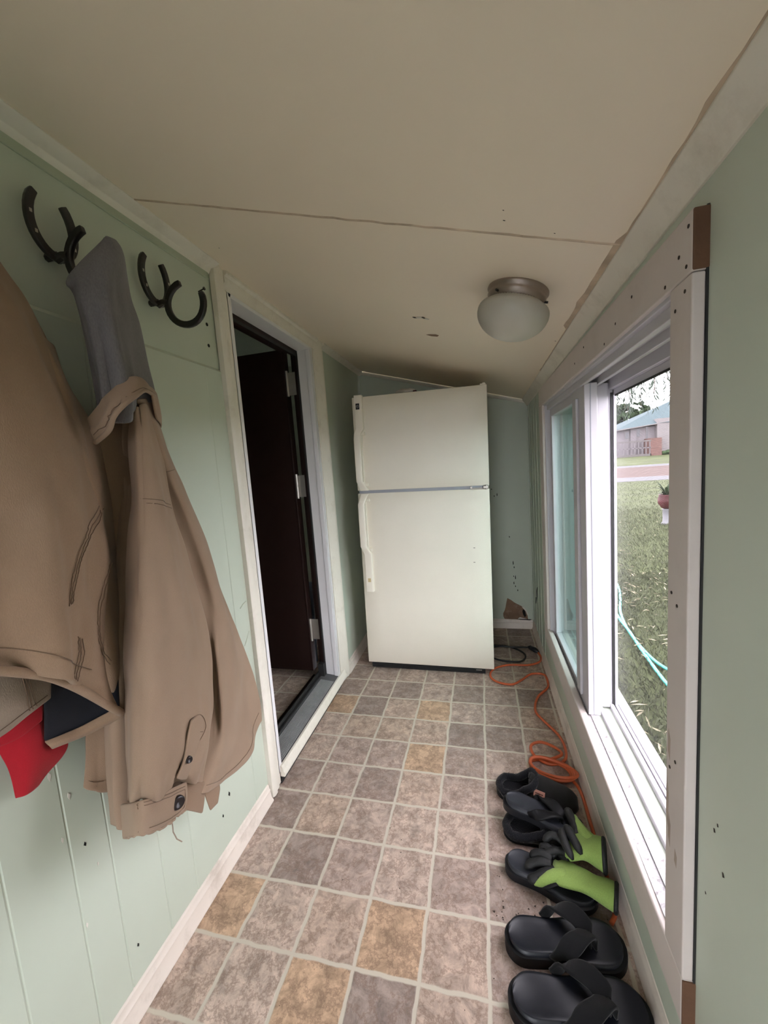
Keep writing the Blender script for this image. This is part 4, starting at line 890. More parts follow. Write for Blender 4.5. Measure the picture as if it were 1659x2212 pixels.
kg = obj('kick_grille', h, M['black'], fr, bevel=.02)
h = MB()
for i in range(4): h.box(.3, FW - .3, .14, .2, .07 + i * .045, .09 + i * .045)
obj('grille_slat', h, M['rubber_and_shade'], kg)
obj('kick_clip', MB().box(FW - .62, FW - .42, .14, .18, .17, .2), M['worn_metal'], kg)
for x in (.3, FW - .55):
    for y in (.7, 3.4): obj('levelling_foot', MB().lathe([(.06, .3), (.06, .08), (.12, .07), (.12, .0)], (x, y, .0 if x < 1 else .05), 14), M['black'], fr)

# crumpled bag lying on top of it
t = thing('snack_bag', (-2.3, 1.7, 9.97), 'small crumpled pale bag with a dark edge lying on the refrigerator top', 'bag')
m = MB(); R = []
for i in range(9):
    u = i / 8; ring = []
    for k in range(14):
        a = 6.2832 * k / 14
        q = noise.noise(Vector((u * 3, math.cos(a) * 1.4, math.sin(a) * 1.4)))
        ring.append((-2.62 + u * .7, 1.6 + .3 * math.cos(a) * (.6 + .4 * math.sin(u * 3.14)) , 9.985 + max(0, .09 + .12 * math.sin(a) * (.4 + .6 * math.sin(u * 3.14)) + .05 * q)))
    R.append(ring)
m.rings(R)
obj('pouch', m, mat('pale_foil', (.5, .47, .42, 1), .4, .2, 20), t, smooth=True)
obj('dark_seam', MB().box(-1.98, -1.86, 1.36, 1.84, 9.99, 10.07), mat('dark_red_print', (.09, .03, .025, 1), .4), t, bevel=.02)
t = obj('cloth_rag', MB().lathe([(.36, 0), (.34, .04), (.2, .085), (0, .09)], (-3.1, 1.6, 9.955), 18), mat('dark_cloth_rag', (.03, .035, .025, 1), .9), smooth=True, label='flat dark rag on the refrigerator top near its left edge', cat='rag')

# ================================================================== CEILING LIGHT
slope = math.atan(.2766)
ax = Vector((-math.sin(slope), 0, -math.cos(slope)))
lc = Vector((.93, -5.45, zceil(.93, -5.45)))
cl = thing('ceiling_light', lc, 'flush ceiling light with brushed nickel rim and ribbed frosted glass bowl', 'ceiling light')
rim = obj('lamp_rim', MB().lathe([(.0, -.01), (.485, -.01), (.495, .0), (.50, .03), (.475, .06), (.47, .10), (.478, .12), (.465, .135), (.46, .20), (.43, .215), (.3, .215)], lc, 48, ax), M['nickel'], cl, smooth=True)
prof = [(.40, .16), (.44, .20), (.47, .22)] + [(.47 + .10 * math.sin(t), .24 + .12 * (1 - math.cos(t))) for t in (.3, .7, 1.1, 1.5)]
prof += [(.572 * math.cos(t), .37 + .42 * math.sin(t)) for t in [k * 1.5708 / 14 for k in range(1, 15)]]
prof[-1] = (.012, .79)
obj('glass_shade', MB().lathe(prof, lc, 128, ax, rib=1, ribamp=.028), M['frosted'], cl, smooth=True)
u = ax.cross(Vector((0, 1, 0))).normalized(); w_ = ax.cross(u)
for a in (-1.9, .2, 2.3, -2.75):
    d = u * math.cos(a) + w_ * math.sin(a)
    p = lc + d * .455 + ax * .165
    obj('thumb_screw', MB().tube([p, p + d * .06], .018, 8), M['black'], rim)

# ================================================================== HORSESHOE HOOKS
def shoe_path(w, hh, a0=130, tilt=0, n=26):
    pts = []
    for i in range(n):
        a = math.radians(a0 + (540 - 2 * a0) * i / (n - 1))
        u, v = w * math.cos(a), hh * math.sin(a) * (1.15 if math.sin(a) > 0 else 1)
        pts.append((u * math.cos(tilt) - v * math.sin(tilt), u * math.sin(tilt) + v * math.cos(tilt)))
    return pts
def bar_sweep(P, N, wid, th):
    """rectangular bar along P, width in the plane, thickness along N"""
    N = Vector(N); R = []
    P = [Vector(p) for p in P]
    for i, p in enumerate(P):
        d = (P[min(i + 1, len(P) - 1)] - P[max(i - 1, 0)]).normalized()
        b = d.cross(N).normalized()
        e = .86 if i in (0, len(P) - 1) else 1
        wd = wid * e
        R.append([tuple(p + b * wd * sx + N * th * sy) for sx, sy in ((-1, -.7), (-.7, -1), (.7, -1), (1, -.7), (1, .7), (.7, 1), (-.7, 1), (-1, .7))])
    return MB().rings(R)
def horseshoe_hook(yc, zb, label, wt=.27):
    t = thing('horseshoe_hook', (-4.94, yc, zb), label, 'coat hook', 'horseshoe coat hooks on the mint wall')
    P = [(-4.80, yc + a, zb + .36 + b) for a, b in shoe_path(.265, .36, 130)]
    ws = obj('wall_shoe', bar_sweep(P, (1, 0, 0), .052, .035), M['iron'], t, smooth=False, bevel=.012)
    for i in (4, 7, 18, 21):
        p = P[i]; obj('nail_slot', MB().box(-4.768, -4.758, p[1] - .014, p[1] + .014, p[2] - .02, p[2] + .02), M['worn_metal'], ws)
    for dy, dz, r_ in ((0, .02, .05), (.2, .1, .03)):
        obj('mounting_screw', MB().tube([(-4.95, yc + dy, zb + dz), (-4.79, yc + dy, zb + dz)], r_, 8), M['iron'], ws)
    P = [(-4.29 + a, yc + .0, zb - .10 + b) for a, b in shoe_path(.335, .30, 128, math.radians(-29))]
    hs = obj('hook_shoe', bar_sweep(P, (0, 1, 0), .052, .035), M['iron'], t, bevel=.012)
    obj('weld', MB().tube([(-4.80, yc, zb - .02), (-4.70, yc, zb + .0), (-4.60, yc, zb - .02)], [.06, .05, .055], 8), M['iron'], hs)
    return t
horseshoe_hook(-8.60, 10.36, 'black horseshoe coat hook that carries the grey hood, left of its twin')
horseshoe_hook(-6.98, 10.40, 'empty black horseshoe coat hook on the mint wall nearest the door casing')
obj('nail', MB().tube([(-4.95, -5.70, 11.10), (-4.80, -5.715, 11.13)], .013, 8).disc((-4.812, -5.715, 11.128), .032, (1, 0, .2), .02, 10), M['iron'], label='dark nail sticking out of the wall beside the empty horseshoe hook', cat='nail')

# ================================================================== GARMENTS
def stitch(name, lines, parent, r=.0045, lift=.026):
    V = [Vector(v) for v in VERTS[parent.name]]
    for L in lines:
        P = []
        for q in cr1(L, max(12, len(L) * 3)):
            D = sorted(((v.y - q.y) ** 2 + (v.z - q.z) ** 2 + .02 * (v.x - q.x) ** 2, v.x) for v in V)[:4]
            sw = sum(1 / (d + 1e-4) for d, _ in D)
            P.append((sum(x / (d + 1e-4) for d, x in D) / sw + lift, q.y, q.z))
        obj(name, MB().tube(P, r, 5), M['stitch'], parent)
def sheet(name, rows, m, parent, nu=34, nv=48, wr=.02, seed=0, folds=None, th=.035, wscale=2.2):
    return obj(name, patch_mb(rows, nu, nv, wr, wscale, seed, folds), m, parent, smooth=True, solid=th, sub=1)

def behind(rows, xb, shrink=.8, dz=0):
    """the wall-side layer of a garment: lies nearer the wall, a little narrower than the outer layer"""
    out = []
    for r in rows:
        q = []
        ym = sum(p[1] for p in r) / len(r); xm = sum(p[0] for p in r) / len(r)
        for x, y, z in r:
            q.append((xb, ym + (y - ym) * shrink + (xm - xb) * .75, z + dz))
        out.append(q)
    return out

# -- heavy tan work jacket hanging nearest the viewer
wj = thing('work_jacket', (-4.3, -10.0, 4.4), 'heavy tan canvas work jacket with navy lining, hanging at the left edge of the photo', 'jacket', 'garments hanging on the left wall')
bo = sheet('jacket_body', J1_FRONT, M['tan'], wj, 46, 60, .075, 1, [(.09, 1.6, .5, .15), (.05, 3.2, 1.2, .4)], .05)
back = behind(J1_FRONT, -4.64, .72)
sheet('back_panel', back, M['tan'], wj, 24, 30, .02, 2)
sheet('lining', J1_LINING, M['navy'], wj, 24, 24, .04, 3)
sheet('hem_band', J1_HEM, M['tan'], wj, 30, 10, .015, 4, None, .03)
fl = sheet('front_flap', J1_FLAP, M['tan_pale'], wj, 30, 20, .02, 5)
sv = sheet('jacket_sleeve', J1_SLEEVE, M['tan'], wj, 22, 46, .05, 6, [(.03, 1.2, .3, .1)])
stitch('stitching', J1_ST, bo, lift=.04)
stitch('stitching', J1_FLAP_ST, fl)
m = MB()                                   # near sleeve and collar of the work jacket, on the viewer's side
m.tube(cr1([(-4.40, -10.55, 9.5), (-4.32, -10.86, 8.6), (-4.28, -11.06, 7.4), (-4.30, -11.14, 6.1)], 20), [.24 + .10 * min(1, i / 5) for i in range(20)], 18, squash=(1, .8))
obj('jacket_sleeve', m, M['tan'], wj, smooth=True)
R = []
for i in range(25):
    a = 6.2832 * i / 24
    c = Vector((-4.36 + .22 * math.sin(a), -10.1 + .36 * math.cos(a), 9.98 + .05 * math.sin(a)))
    o_ = Vector((math.sin(a) * .6, math.cos(a), 0)).normalized()
    R.append([tuple(c + o_ * u + Vector((0, 0, v))) for u, v in ((-.03, 0), (-.03, .22), (.02, .25), (.06, .2), (.09, -.06), (.05, -.07))])
obj('jacket_collar', MB().rings(R, False), M['tan'], wj, smooth=True)
# rolled hem edge of the outer panel
h = MB().tube(cr1(J1_FRONT[-1], 40), .045, 8)
obj('hem_roll', h, M['tan'], bo, smooth=True)

# -- red shirt behind it
rs = thing('red_shirt', (-4.6, -10.0, 4.3), 'bright red cotton shirt whose tail hangs out below the tan work jacket', 'shirt', 'garments hanging on the left wall')
sheet('shirt_body', RED, M['red'], rs, 24, 44, .035, 8, None, .02)
sheet('shirt_flap', RED_FLAP, M['red'], rs, 20, 10, .015, 9, None, .02)

# -- hooded tan shirt jacket
sj = thing('hooded_shirt_jacket', (-4.3, -8.3, 2.4), 'tan twill shirt jacket hung by its grey jersey hood from the horseshoe hook', 'jacket', 'garments hanging on the left wall')
ho = sheet('hood', HOOD, M['hood'], sj, 34, 44, .03, 11, [(.08, 2.2, .6, .1), (.03, 4.3, 1.4, .3)], .04)
hb = behind(HOOD, -4.45, .72)
obj('hood_back', patch_mb(hb, 20, 30, .02, 2, 12), M['hood'], ho, smooth=True, solid=.03)
co = sheet('collar', COLLAR, M['shirt_tan'], sj, 34, 14, .02, 13, None, .035)
stitch('stitching', COL_ST, co)
obj('collar_edge', MB().tube(cr1(COLLAR[-1], 30), .028, 8), M['shirt_tan'], co, smooth=True)
sheet('collar_wing', COLLAR_WING, M['shirt_tan'], sj, 12, 16, .01, 14, None, .03)
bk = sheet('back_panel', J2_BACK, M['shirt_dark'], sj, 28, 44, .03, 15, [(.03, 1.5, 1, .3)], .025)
stitch('stitching', BACK_ST, bk)
sheet('side_panel', J2_SIDE, M['shirt_tan'], sj, 18, 36, .02, 16, None, .025)
jb = sheet('jacket_body', J2_BODY, M['shirt_tan'], sj, 44, 56, .035, 17, [(.05, 2.6, 2.2, .25)], .03)
stitch('stitching', BODY_ST, jb)
wallside = behind(J2_BODY, -4.80, .8, .12)
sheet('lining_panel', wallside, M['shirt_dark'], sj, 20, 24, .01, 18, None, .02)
sl = sheet('sleeve', SLEEVE, M['shirt_tan'], sj, 36, 64, .05, 19, [(.05, 2.6, .4, .5), (.025, 5.3, .4, .75)], .035)
slb = behind(SLEEVE, -4.3, .8, .05)
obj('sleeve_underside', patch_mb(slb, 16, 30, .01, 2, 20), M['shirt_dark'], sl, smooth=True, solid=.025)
stitch('stitching', SL_ST, sl)
cf = sheet('cuff', CUFF, M['shirt_tan'], sj, 30, 14, .015, 21, None, .04)
stitch('stitching', CUFF_ST, cf)
obj('frayed_edge', MB().tube([(p.x + .03 * noise.noise(p * 9), p.y, p.z + .03 * noise.noise(p * 14)) for p in cr1(CUFF[-1], 46)], .02, 6), M['shirt_tan'], cf)
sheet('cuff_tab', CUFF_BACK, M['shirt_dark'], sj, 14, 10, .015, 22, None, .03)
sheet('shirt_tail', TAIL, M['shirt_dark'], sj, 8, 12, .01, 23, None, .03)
pk = sheet('sleeve_placket', PLACKET, M['shirt_tan'], sj, 10, 24, .008, 24, None, .03)
for (x, y, z), r in zip(BUTTONS, (.045, .085)):
    bt = obj('button', MB().lathe([(0, .0), (r, .0), (r, .03), (r * .8, .05), (r * .6, .04), (0, .035)], (x, y, z), 20, Vector((1, -.35, .1))), M['button'], cf if r > .05 else sl, smooth=True)
th = MB().tube(THREAD, .008, 5)
obj('loose_thread', th, M['tan_pale'], cf)

# ================================================================== FOOTWEAR
def smooth01(t): t = max(0, min(1, t)); return t * t * (3 - 2 * t)
def half_width(u, W, heelw=.78):
    """half width of a footbed along its length, heel at u=0, toe at u=1"""
    e0 = math.sqrt(max(0, 1 - ((.16 - u) / .16) ** 2)) if u < .16 else 1
    e1 = math.sqrt(max(0, 1 - ((u - .80) / .20) ** 2)) if u > .80 else 1
    mid = heelw + (1 - heelw) * smooth01((u - .3) / .45) - .05 * math.exp(-((u - .42) / .13) ** 2)
    return W / 2 * mid * e0 * e1
def footbed(L, W, h0, h1, dish, n=34, k=14, inset=1.0, zoff=0, lip=.0):
    """closed sole: rings along the length"""
    m = MB(); R = []
    for i in range(n + 1):
        u = .5 - .5 * math.cos(math.pi * i / n); u = .002 + .996 * u
        hw = half_width(u, W) * inset + .004
        ht = (h0 + (h1 - h0) * smooth01((u - .15) / .6)) + .06 * smooth01((u - .85) / .15) * h0
        top, bot = [], []
        for j in range(k + 1):
            v = -1 + 2 * j / k
            y = hw * v
            d = dish * (1 - v * v) * (.25 + .75 * math.exp(-((u - .17) / .17) ** 2))
            edge = .0 if abs(v) < .999 else -.02
            top.append(((u - .5) * 2 * L / 2 * inset + L / 2, y, zoff + ht - d + lip * abs(v) ** 6 + edge))
            bot.append((((u - .5) * 2 * L / 2 * inset + L / 2), y * .97, zoff + .0 + .10 * smooth01((u - .82) / .18) ** 2 * h0 * 2))
        R.append(top + bot[::-1])
    return m.rings(R)
def strap_ribbon(pts, width_dirs, w, th):
    R = []
    P = cr1(pts, 22); D = cr1(width_dirs, 22)
    for i, p in enumerate(P):
        d = (P[min(i + 1, 21)] - P[max(i - 1, 0)]).normalized()
        wv = (D[i] - d * D[i].dot(d)).normalized(); nn = d.cross(wv).normalized()
        ww = w * (.55 + .45 * smooth01(i / 8)) if i < 9 else w
        R.append([tuple(p + wv * ww * a + nn * th * b) for a, b in ((-1, -.6), (-.8, -1), (.8, -1), (1, -.6), (1, .6), (.8, 1), (-.8, 1), (-1, .6))])
    return MB().rings(R)
def thong(name, loc, ang, L, W, h0, label, cat, group, m_sole, m_bed, m_strap, arch, sw=.12, tilt=(0, 0), post=.70, kside=.36):
    t = thing(name, loc, label, cat, group, rot=(tilt[0], tilt[1], ang))
    so = obj('sole', footbed(L, W, h0, h0 * .8, .0), m_sole, t, smooth=False, bevel=.02)
    fb = obj('footbed', footbed(L, W, h0 + .075, h0 * .8 + .06, .05, inset=.93, lip=.012), m_bed, t, smooth=True)
    # inset correction so the bed sits centred in the sole
    zt = h0 * .85 + .03
    px = L * post
    a = [(L * kside, W * .40, zt + .02), (L * (kside + .10), W * .42, zt + arch * .7), (L * (post - .10), W * .24, zt + arch), (px, .02, zt + arch * .62), (px + .03, .01, zt)]
    b = [(x, -y, z) for x, y, z in a]
    wd = [(.8, .6, 0), (.9, .4, 0), (.7, .5, .3), (.2, .9, .2), (.1, 1, 0)]
    wb2 = [(x, -y, z) for x, y, z in wd]
    obj('strap', strap_ribbon(a, [(1, 0, .0), (1, .2, 0), (.8, .5, .2), (.5, .8, .3), (.3, 1, .2)], sw, .022), m_strap, t, smooth=True)
    obj('strap', strap_ribbon(b, [(1, 0, .0), (1, -.2, 0), (.8, -.5, .2), (.5, -.8, .3), (.3, -1, .2)], sw, .022), m_strap, t, smooth=True)
    obj('toe_post', MB().tube([(px + .02, 0, zt - .03), (px + .01, 0, zt + arch * .6)], .035, 10), m_strap, t, smooth=True)
    return t
G = 'footwear lined up under the window'
thong('thong_sandal', (.25, -8.02, .0), math.radians(6), 1.82, .70, .20, 'large blue-black foam thong sandal nearest the viewer, bottom of the photo', 'sandal', G, M['eva_black'], M['eva_navy'], M['webbing'], .22, .13)
thong('thong_sandal', (.25, -7.30, .0), math.radians(7), 1.75, .68, .20, 'large blue-black foam thong sandal with high arched straps, just in front of the gloves', 'sandal', G, M['eva_black'], M['eva_navy'], M['webbing'], .26, .13)
thong('flip_flop', (.33, -6.02, .02), math.radians(-17), 1.52, .60, .17, 'dark grey flip-flop lying on the floor underneath the lime work gloves', 'flip-flop', G, M['eva'], M['eva_top'], M['eva_black'], .15, .11)
thong('flip_flop', (.36, -4.98, .34), math.radians(-19), 1.56, .60, .14, 'slate grey flip-flop lying across the top of a fleece slipper', 'flip-flop', G, M['eva'], M['eva_top'], M['eva_black'], .13, .11, tilt=(math.radians(-6), math.radians(2)))

def slipper(loc, ang, label, tag=True, L=1.68, W=.66, hg=1.0):
    t = thing('slipper', loc, label, 'slipper', G, rot=(0, 0, ang))
    obj('sole', footbed(L, W, .10, .09, 0), M['eva_black'], t, bevel=.02)
    # vamp: dome over the front half, opening behind it
    R = []; n = 22
    for i in range(n + 1):
        u = .40 + .585 * i / n
        hw = half_width(u, W) * 1.02 + .01
        ht = .09 + hg * (.44 - .25 * smooth01((u - .42) / .5)) * math.sqrt(max(.02, 1 - ((u - .40) / .60) ** 3.2))
        ring = []
        for j in range(17):
            a = math.pi * j / 16
            ring.append((u * L + .06 * math.sin(a) * (1 if i == 0 else .0), -hw * math.cos(a), .08 + (ht - .08) * math.sin(a) ** .75))
        R.append(ring)
    vp = obj('vamp', MB().rings(R, False, False), M['suede'], t, smooth=True, solid=.05)
    # fleece collar round the opening and over the low heel
    P = []
    for k in range(40):
        a = 2 * math.pi * k / 40
        u = .27 - .235 * math.cos(a)
        hw = half_width(max(u, .02), W) * .96
        yy = hw * math.copysign(1, math.sin(a)) * min(1, abs(math.sin(a)) * 1.5)
        z = .20 * (.5 + .5 * hg) + .27 * hg * smooth01((u - .22) / .28)
        P.append((u * L, yy, z))
    P.append(P[0])
    m = MB(); pts = [Vector(p) for p in P]
    rr = [.075 + .014 * noise.noise(p * 9) for p in pts]
    m.tube(pts, rr, 10, cap=False)
    fc = obj('fleece_collar', m, M['fleece'], t, smooth=True)
    # quarter walls between sole and collar
    R = [[(x, y * 1.02, .08) for x, y, z in P], [(x, y * 1.05, .08 + (z - .08) * .5) for x, y, z in P], [(x, y, z) for x, y, z in P]]
    obj('quarter', MB().rings(R, False, True), M['suede'], t, smooth=True, solid=.03)
    obj('insole', footbed(L * .98, W * .9, .15, .15, .03), M['fleece'], t, smooth=True)
    random.seed(3)
    fz_ = MB()
    for p in pts[:-1]:
        for q in range(26):
            d = Vector((random.gauss(0, 1), random.gauss(0, 1), random.gauss(.3, 1))).normalized()
            s_ = p + d * .07; e = s_ + d * random.uniform(.015, .04) + Vector((random.gauss(0, .012), random.gauss(0, .012), 0))
            w1 = d.cross(Vector((.3, .5, .8))).normalized() * .006
            fz_.add([s_ - w1, s_ + w1, e], [(0, 1, 2)])
    obj('fleece_pile', fz_, M['fleece'], fc, kind='stuff')
    if tag:
        hw = half_width(.52, W)
        q = [(.47 * L, -hw * .93 - .035, .31), (.60 * L, -half_width(.6, W) * .95 - .035, .28), (.61 * L, -half_width(.6, W) * .70 - .035, .40), (.48 * L, -hw * .68 - .035, .43)]
        tg = obj('leather_tag', MB().prism(q, (0, -.012, 0)), M['leather_tag'], vp)
        a, b = Vector(q[0]), Vector(q[1]); up_ = Vector(q[3]) - a
        m = MB()
        for r_ in range(2):
            for k in range(7 - r_):
                s0 = a + (b - a) * (.16 + .10 * k) + up_ * (.58 - .25 * r_) + Vector((0, -.015, 0)); m.box(s0.x, s0.x + .014, s0.y, s0.y + .004, s0.z, s0.z + .02)
        obj('tag_print', m, M['dirt'], tg)
    return t
slipper((.24, -4.28, 0), math.radians(-7), 'black fleece-lined slipper with a pink-brown leather tag beside the orange cord')
slipper((.33, -5.28, 0), math.radians(-3), 'black fleece slipper half hidden beneath the slate grey flip-flop', False, hg=.55)

# ================================================================== WORK GLOVES
def glove(label, cuffA, palmB, up, half_w, fingers, cuff_r, seed):
    A, B = Vector(cuffA), Vector(palmB)
    t = thing('work_glove', (A + B) / 2 - Vector((0, 0, .25)), label, 'glove', 'pair of lime work gloves')
    d = (B - A).normalized(); side = d.cross(Vector(up)).normalized(); nn = side.cross(d).normalized()
    R = []
    n = 16
    for i in range(n + 1):
        u = i / n
        c = A.lerp(B, u) + nn * .05 * math.sin(u * 3.1)
        wa = half_w * (.92 - .16 * math.exp(-((u - .32) / .2) ** 2) + .10 * smooth01((u - .4) / .5)) * (1 if u < .93 else .82)
        wb_ = cuff_r * (1 - .55 * smooth01(u / .6)) * (1 if u < .93 else .8)
        ring = []
        for k in range(24):
            a = 6.2832 * k / 24
            q = c + side * (wa * math.cos(a)) + nn * (wb_ * math.sin(a))
            q += nn * .03 * noise.noise(q * 5 + Vector((seed, 0, 0)))
            ring.append(tuple(q))
        R.append(ring)
    m = MB(); m.rings(R, False)
    m.add(R[-1], [tuple(range(24))])
    kn = obj('knit_back', m, M['lime'], t, smooth=True, solid=.03)
    rim = [Vector(p) for p in R[0]]; rim.append(rim[0])
    obj('cuff_binding', MB().tube(rim, .036, 8, cap=False), M['nitrile'], t, smooth=True)
    for pts, r in fingers:
        P = cr1(pts, 14)
        rr = [r * (1.05 if i < 4 else 1.0) for i in range(14)]
        rr[-3] = r * .95; rr[-2] = r * .75; rr[-1] = r * .35
        obj('finger', MB().tube(P, rr, 12, squash=(1, .85)), M['nitrile'], t, smooth=True)
    return t, kn
g1, k1 = glove('upper lime and black work glove, its open cuff leaning on the wall under the window', (2.0, -6.0, .50), (1.42, -5.86, .46), (0, .1, 1), .30, [
    ([(1.60, -5.72, .52), (1.62, -5.52, .56), (1.58, -5.32, .57), (1.56, -5.16, .56)], .085),          # thumb, up along the flip-flop
    ([(1.46, -5.80, .58), (1.36, -5.82, .66), (1.36, -6.02, .66), (1.44, -6.26, .60)], .078),
    ([(1.50, -5.72, .60), (1.46, -5.78, .70), (1.52, -5.96, .68), (1.60, -6.16, .62)], .080),
    ([(1.40, -5.90, .50), (1.26, -5.82, .56), (1.14, -5.80, .54), (1.02, -5.86, .46)], .070),
    ([(1.40, -6.00, .46), (1.22, -6.02, .48), (1.08, -6.04, .44), (.92, -6.12, .38)], .066)], .22, 1)
obj('thumb_knit', MB().tube(cr1([(1.86, -5.88, .50), (1.74, -5.66, .54), (1.66, -5.42, .56), (1.66, -5.28, .54)], 10), [.16, .16, .14, .12, .10, .085, .07, .06, .05, .02], 12), M['lime'], k1, smooth=True)
g2, k2 = glove('lime and black work glove underneath, lying over the dark flip-flop', (2.02, -6.55, .32), (1.12, -6.26, .34), (0, .1, 1), .24, [
    ([(1.14, -6.30, .36), (.98, -6.34, .34), (.82, -6.40, .28), (.68, -6.42, .25)], .085),
    ([(1.10, -6.20, .38), (.94, -6.18, .38), (.80, -6.18, .33), (.66, -6.24, .28)], .078),
    ([(1.12, -6.12, .40), (.98, -6.06, .42), (.86, -6.04, .38), (.76, -6.06, .32)], .072),
    ([(1.20, -6.06, .40), (1.10, -5.96, .44), (1.02, -5.92, .42), (.94, -5.94, .38)], .068),
    ([(1.40, -6.10, .36), (1.28, -5.98, .40), (1.18, -5.94, .42), (1.12, -5.98, .40)], .070)], .16, 2)
obj('knit_knuckle', MB().tube(cr1([(1.3, -6.36, .36), (1.1, -6.40, .36), (.92, -6.46, .30), (.78, -6.48, .24)], 8), [.12, .12, .11, .10, .085, .07, .05, .02], 12), M['lime'], k2, smooth=True)

# ================================================================== CORDS
ec = thing('extension_cord', (1.6, -.5, 0), 'orange extension cord snaking along the floor under the window and coiled behind the slippers', 'cord')
Z = .045
run = [(2.02, 2.52, .06), (2.07, 2.12, Z), (1.95, 1.75, Z), (1.54, 1.50, Z), (.9, 1.45, Z), (.46, 1.22, Z), (.27, .95, Z), (.22, .66, Z), (.29, .42, Z), (.50, .22, Z), (.9, .15, Z), (1.25, .48, Z), (1.58, .88, Z), (1.95, .92, Z), (2.05, .70, Z), (2.0, .1, Z), (1.62, -.5, Z), (1.46, -1.2, Z), (1.62, -1.65, Z), (1.92, -2.25, Z),
       (1.98, -2.8, Z), (1.86, -3.2, Z), (1.5, -3.34, Z), (1.2, -3.1, Z), (1.16, -2.76, .06), (1.42, -2.62, .08), (1.74, -2.8, .09), (1.84, -3.05, .11), (1.5, -3.3, .12)]
obj('cord', MB().tube(cr1(run, 260), .036, 8), M['orange'], ec, smooth=True)
for k in range(4):
    loop = []
    for i in range(60):
        a = .6 + 6.2832 * i / 59
        loop.append((1.50 + .02 * k + (.44 + .02 * k) * math.cos(a), -3.50 - .03 * k + (.27 + .03 * (k % 3)) * math.sin(a) - .12 * math.cos(a), Z + .035 * k + .02 * math.sin(a * 2 + k)))
    obj('coil', MB().tube(loop, .036, 8, cap=True), M['orange'], ec, smooth=True)
obj('cord_tail', MB().tube(cr1([(1.9, -3.7, Z), (2.04, -4.1, Z), (2.045, -4.9, Z), (2.045, -5.6, Z), (2.04, -6.2, Z), (2.0, -6.55, Z), (1.9, -6.72, Z)], 40), .036, 8), M['orange'], ec, smooth=True)
obj('socket', MB().tube([(1.80, 2.78, .09), (1.93, 2.62, .09), (2.03, 2.46, .07)], [.09, .10, .055], 10), M['black'], ec, smooth=True)
pc = thing('power_cord', (1.0, 2.4, 0), 'black power cord looping out from behind the refrigerator to the orange cord', 'cord')
obj('cord', MB().tube(cr1([(-.3, 3.3, .04), (.2, 3.1, .04), (.47, 3.0, .04), (.83, 2.99, .04), (1.17, 2.81, .04), (1.46, 2.49, .04), (1.53, 2.12, .04), (1.33, 1.76, .04), (.92, 1.72, .04), (.46, 1.86, .04), (.1, 2.3, .04), (.3, 2.7, .06), (.6, 2.82, .09), (1.17, 2.82, .08), (1.55, 2.88, .06), (1.74, 2.86, .07)], 150), .034, 8), M['black'], pc, smooth=True)
obj('plug', MB().tube([(1.70, 2.87, .08), (1.78, 2.82, .09), (1.86, 2.72, .09)], [.045, .085, .09], 10), M['black'], pc, smooth=True)

# dirt tracked in on the floor
random.seed(11)
m = MB()
for i in range(150):
    if i < 70: x, y = random.uniform(.1, 1.9), random.uniform(-7.0, -6.2)
    elif i < 100: x, y = random.uniform(1.3, 2.0), random.uniform(-2, 4.6)
    else: x, y = random.uniform(-3.5, 1.5), random.uniform(-9, .4)
    if x < 1.9 and y > .6 and x < .5: continue
    s = random.uniform(.006, .022) if i < 100 else random.uniform(.005, .014)
    a = random.random() * 6.28
    m.prism([(x + s * math.cos(a + k * 2.1) * random.uniform(.5, 1.3), y + s * math.sin(a + k * 2.1) * random.uniform(.5, 1.3), .0) for k in range(3)], (0, 0, .008))
obj('floor_dirt', m, M['dirt'], label='dark crumbs of dirt scattered over the tile floor', cat='dirt', kind='stuff')

# enamel pole standing in the dim room, seen through the hinge gap
obj('pole', MB().tube([(-6.24, .6, .3), (-6.17, .6, 3.1)], .07, 10).tube([(-6.17, .6, 3.1), (-6.16, .6, 3.4)], .085, 10), M['pole_blue'], smooth=True, label='pale blue pole seen through the gap beside the open brown door', cat='pole')

# ================================================================== OUTSIDE
GZ = -2.5
def ground(y):
    for (y0, z0), (y1, z1) in zip(PROF, PROF[1:]):
        if y0 <= y <= y1: return z0 + (z1 - z0) * (y - y0) / (y1 - y0)
    return PROF[-1][1]
PROF = [(-90, GZ), (20, GZ), (60, GZ), (125, -2.6), (130, -1.9), (134, -1.75), (168, .1), (174, 1.0), (252, 3.0), (420, 4)]
def strip(y0, y1, x0, x1, dz, n=8):
    m = MB(); vs = []
    ys = sorted(set([y0, y1] + [p[0] for p in PROF if y0 < p[0] < y1]))
    for y in ys: vs += [(x0, y, ground(y) + dz), (x1, y, ground(y) + dz)]
    m.add(vs, [(2 * i, 2 * i + 1, 2 * i + 3, 2 * i + 2) for i in range(len(ys) - 1)])
    return m
struct('ground', strip(-90, 420, 3.2, 420, 0), M['lawn'], origin=(3.2, 0, GZ))
struct('ground', strip(-90, 4.9, -90, 3.2, -.05), M['concrete'], origin=(0, 0, GZ))
struct('kerb', strip(125, 132, 3.2, 420, .06), M['concrete'])
struct('road', strip(132, 166, 3.2, 420, .05), M['road'])
struct('kerb', strip(166, 171, 3.2, 420, .06), M['concrete'])
random.seed(5)
m = MB()
def blades(n, fx, hmin, hmax):
    for i in range(n):
        x, y = fx()
        hh = random.uniform(hmin, hmax); a = random.random() * 6.28; w = .012 + hh * .03
        lx, ly = math.cos(a) * hh * random.uniform(.2, .9), math.sin(a) * hh * random.uniform(.2, .9)
        px_, py_ = -math.sin(a) * w, math.cos(a) * w
        z = ground(y)
        m.add([(x - px_, y - py_, z), (x + px_, y + py_, z), (x + lx * .5 + px_ * .7, y + ly * .5 + py_ * .7, z + hh * .7), (x + lx, y + ly, z + hh * .8)], [(0, 1, 2, 3)])
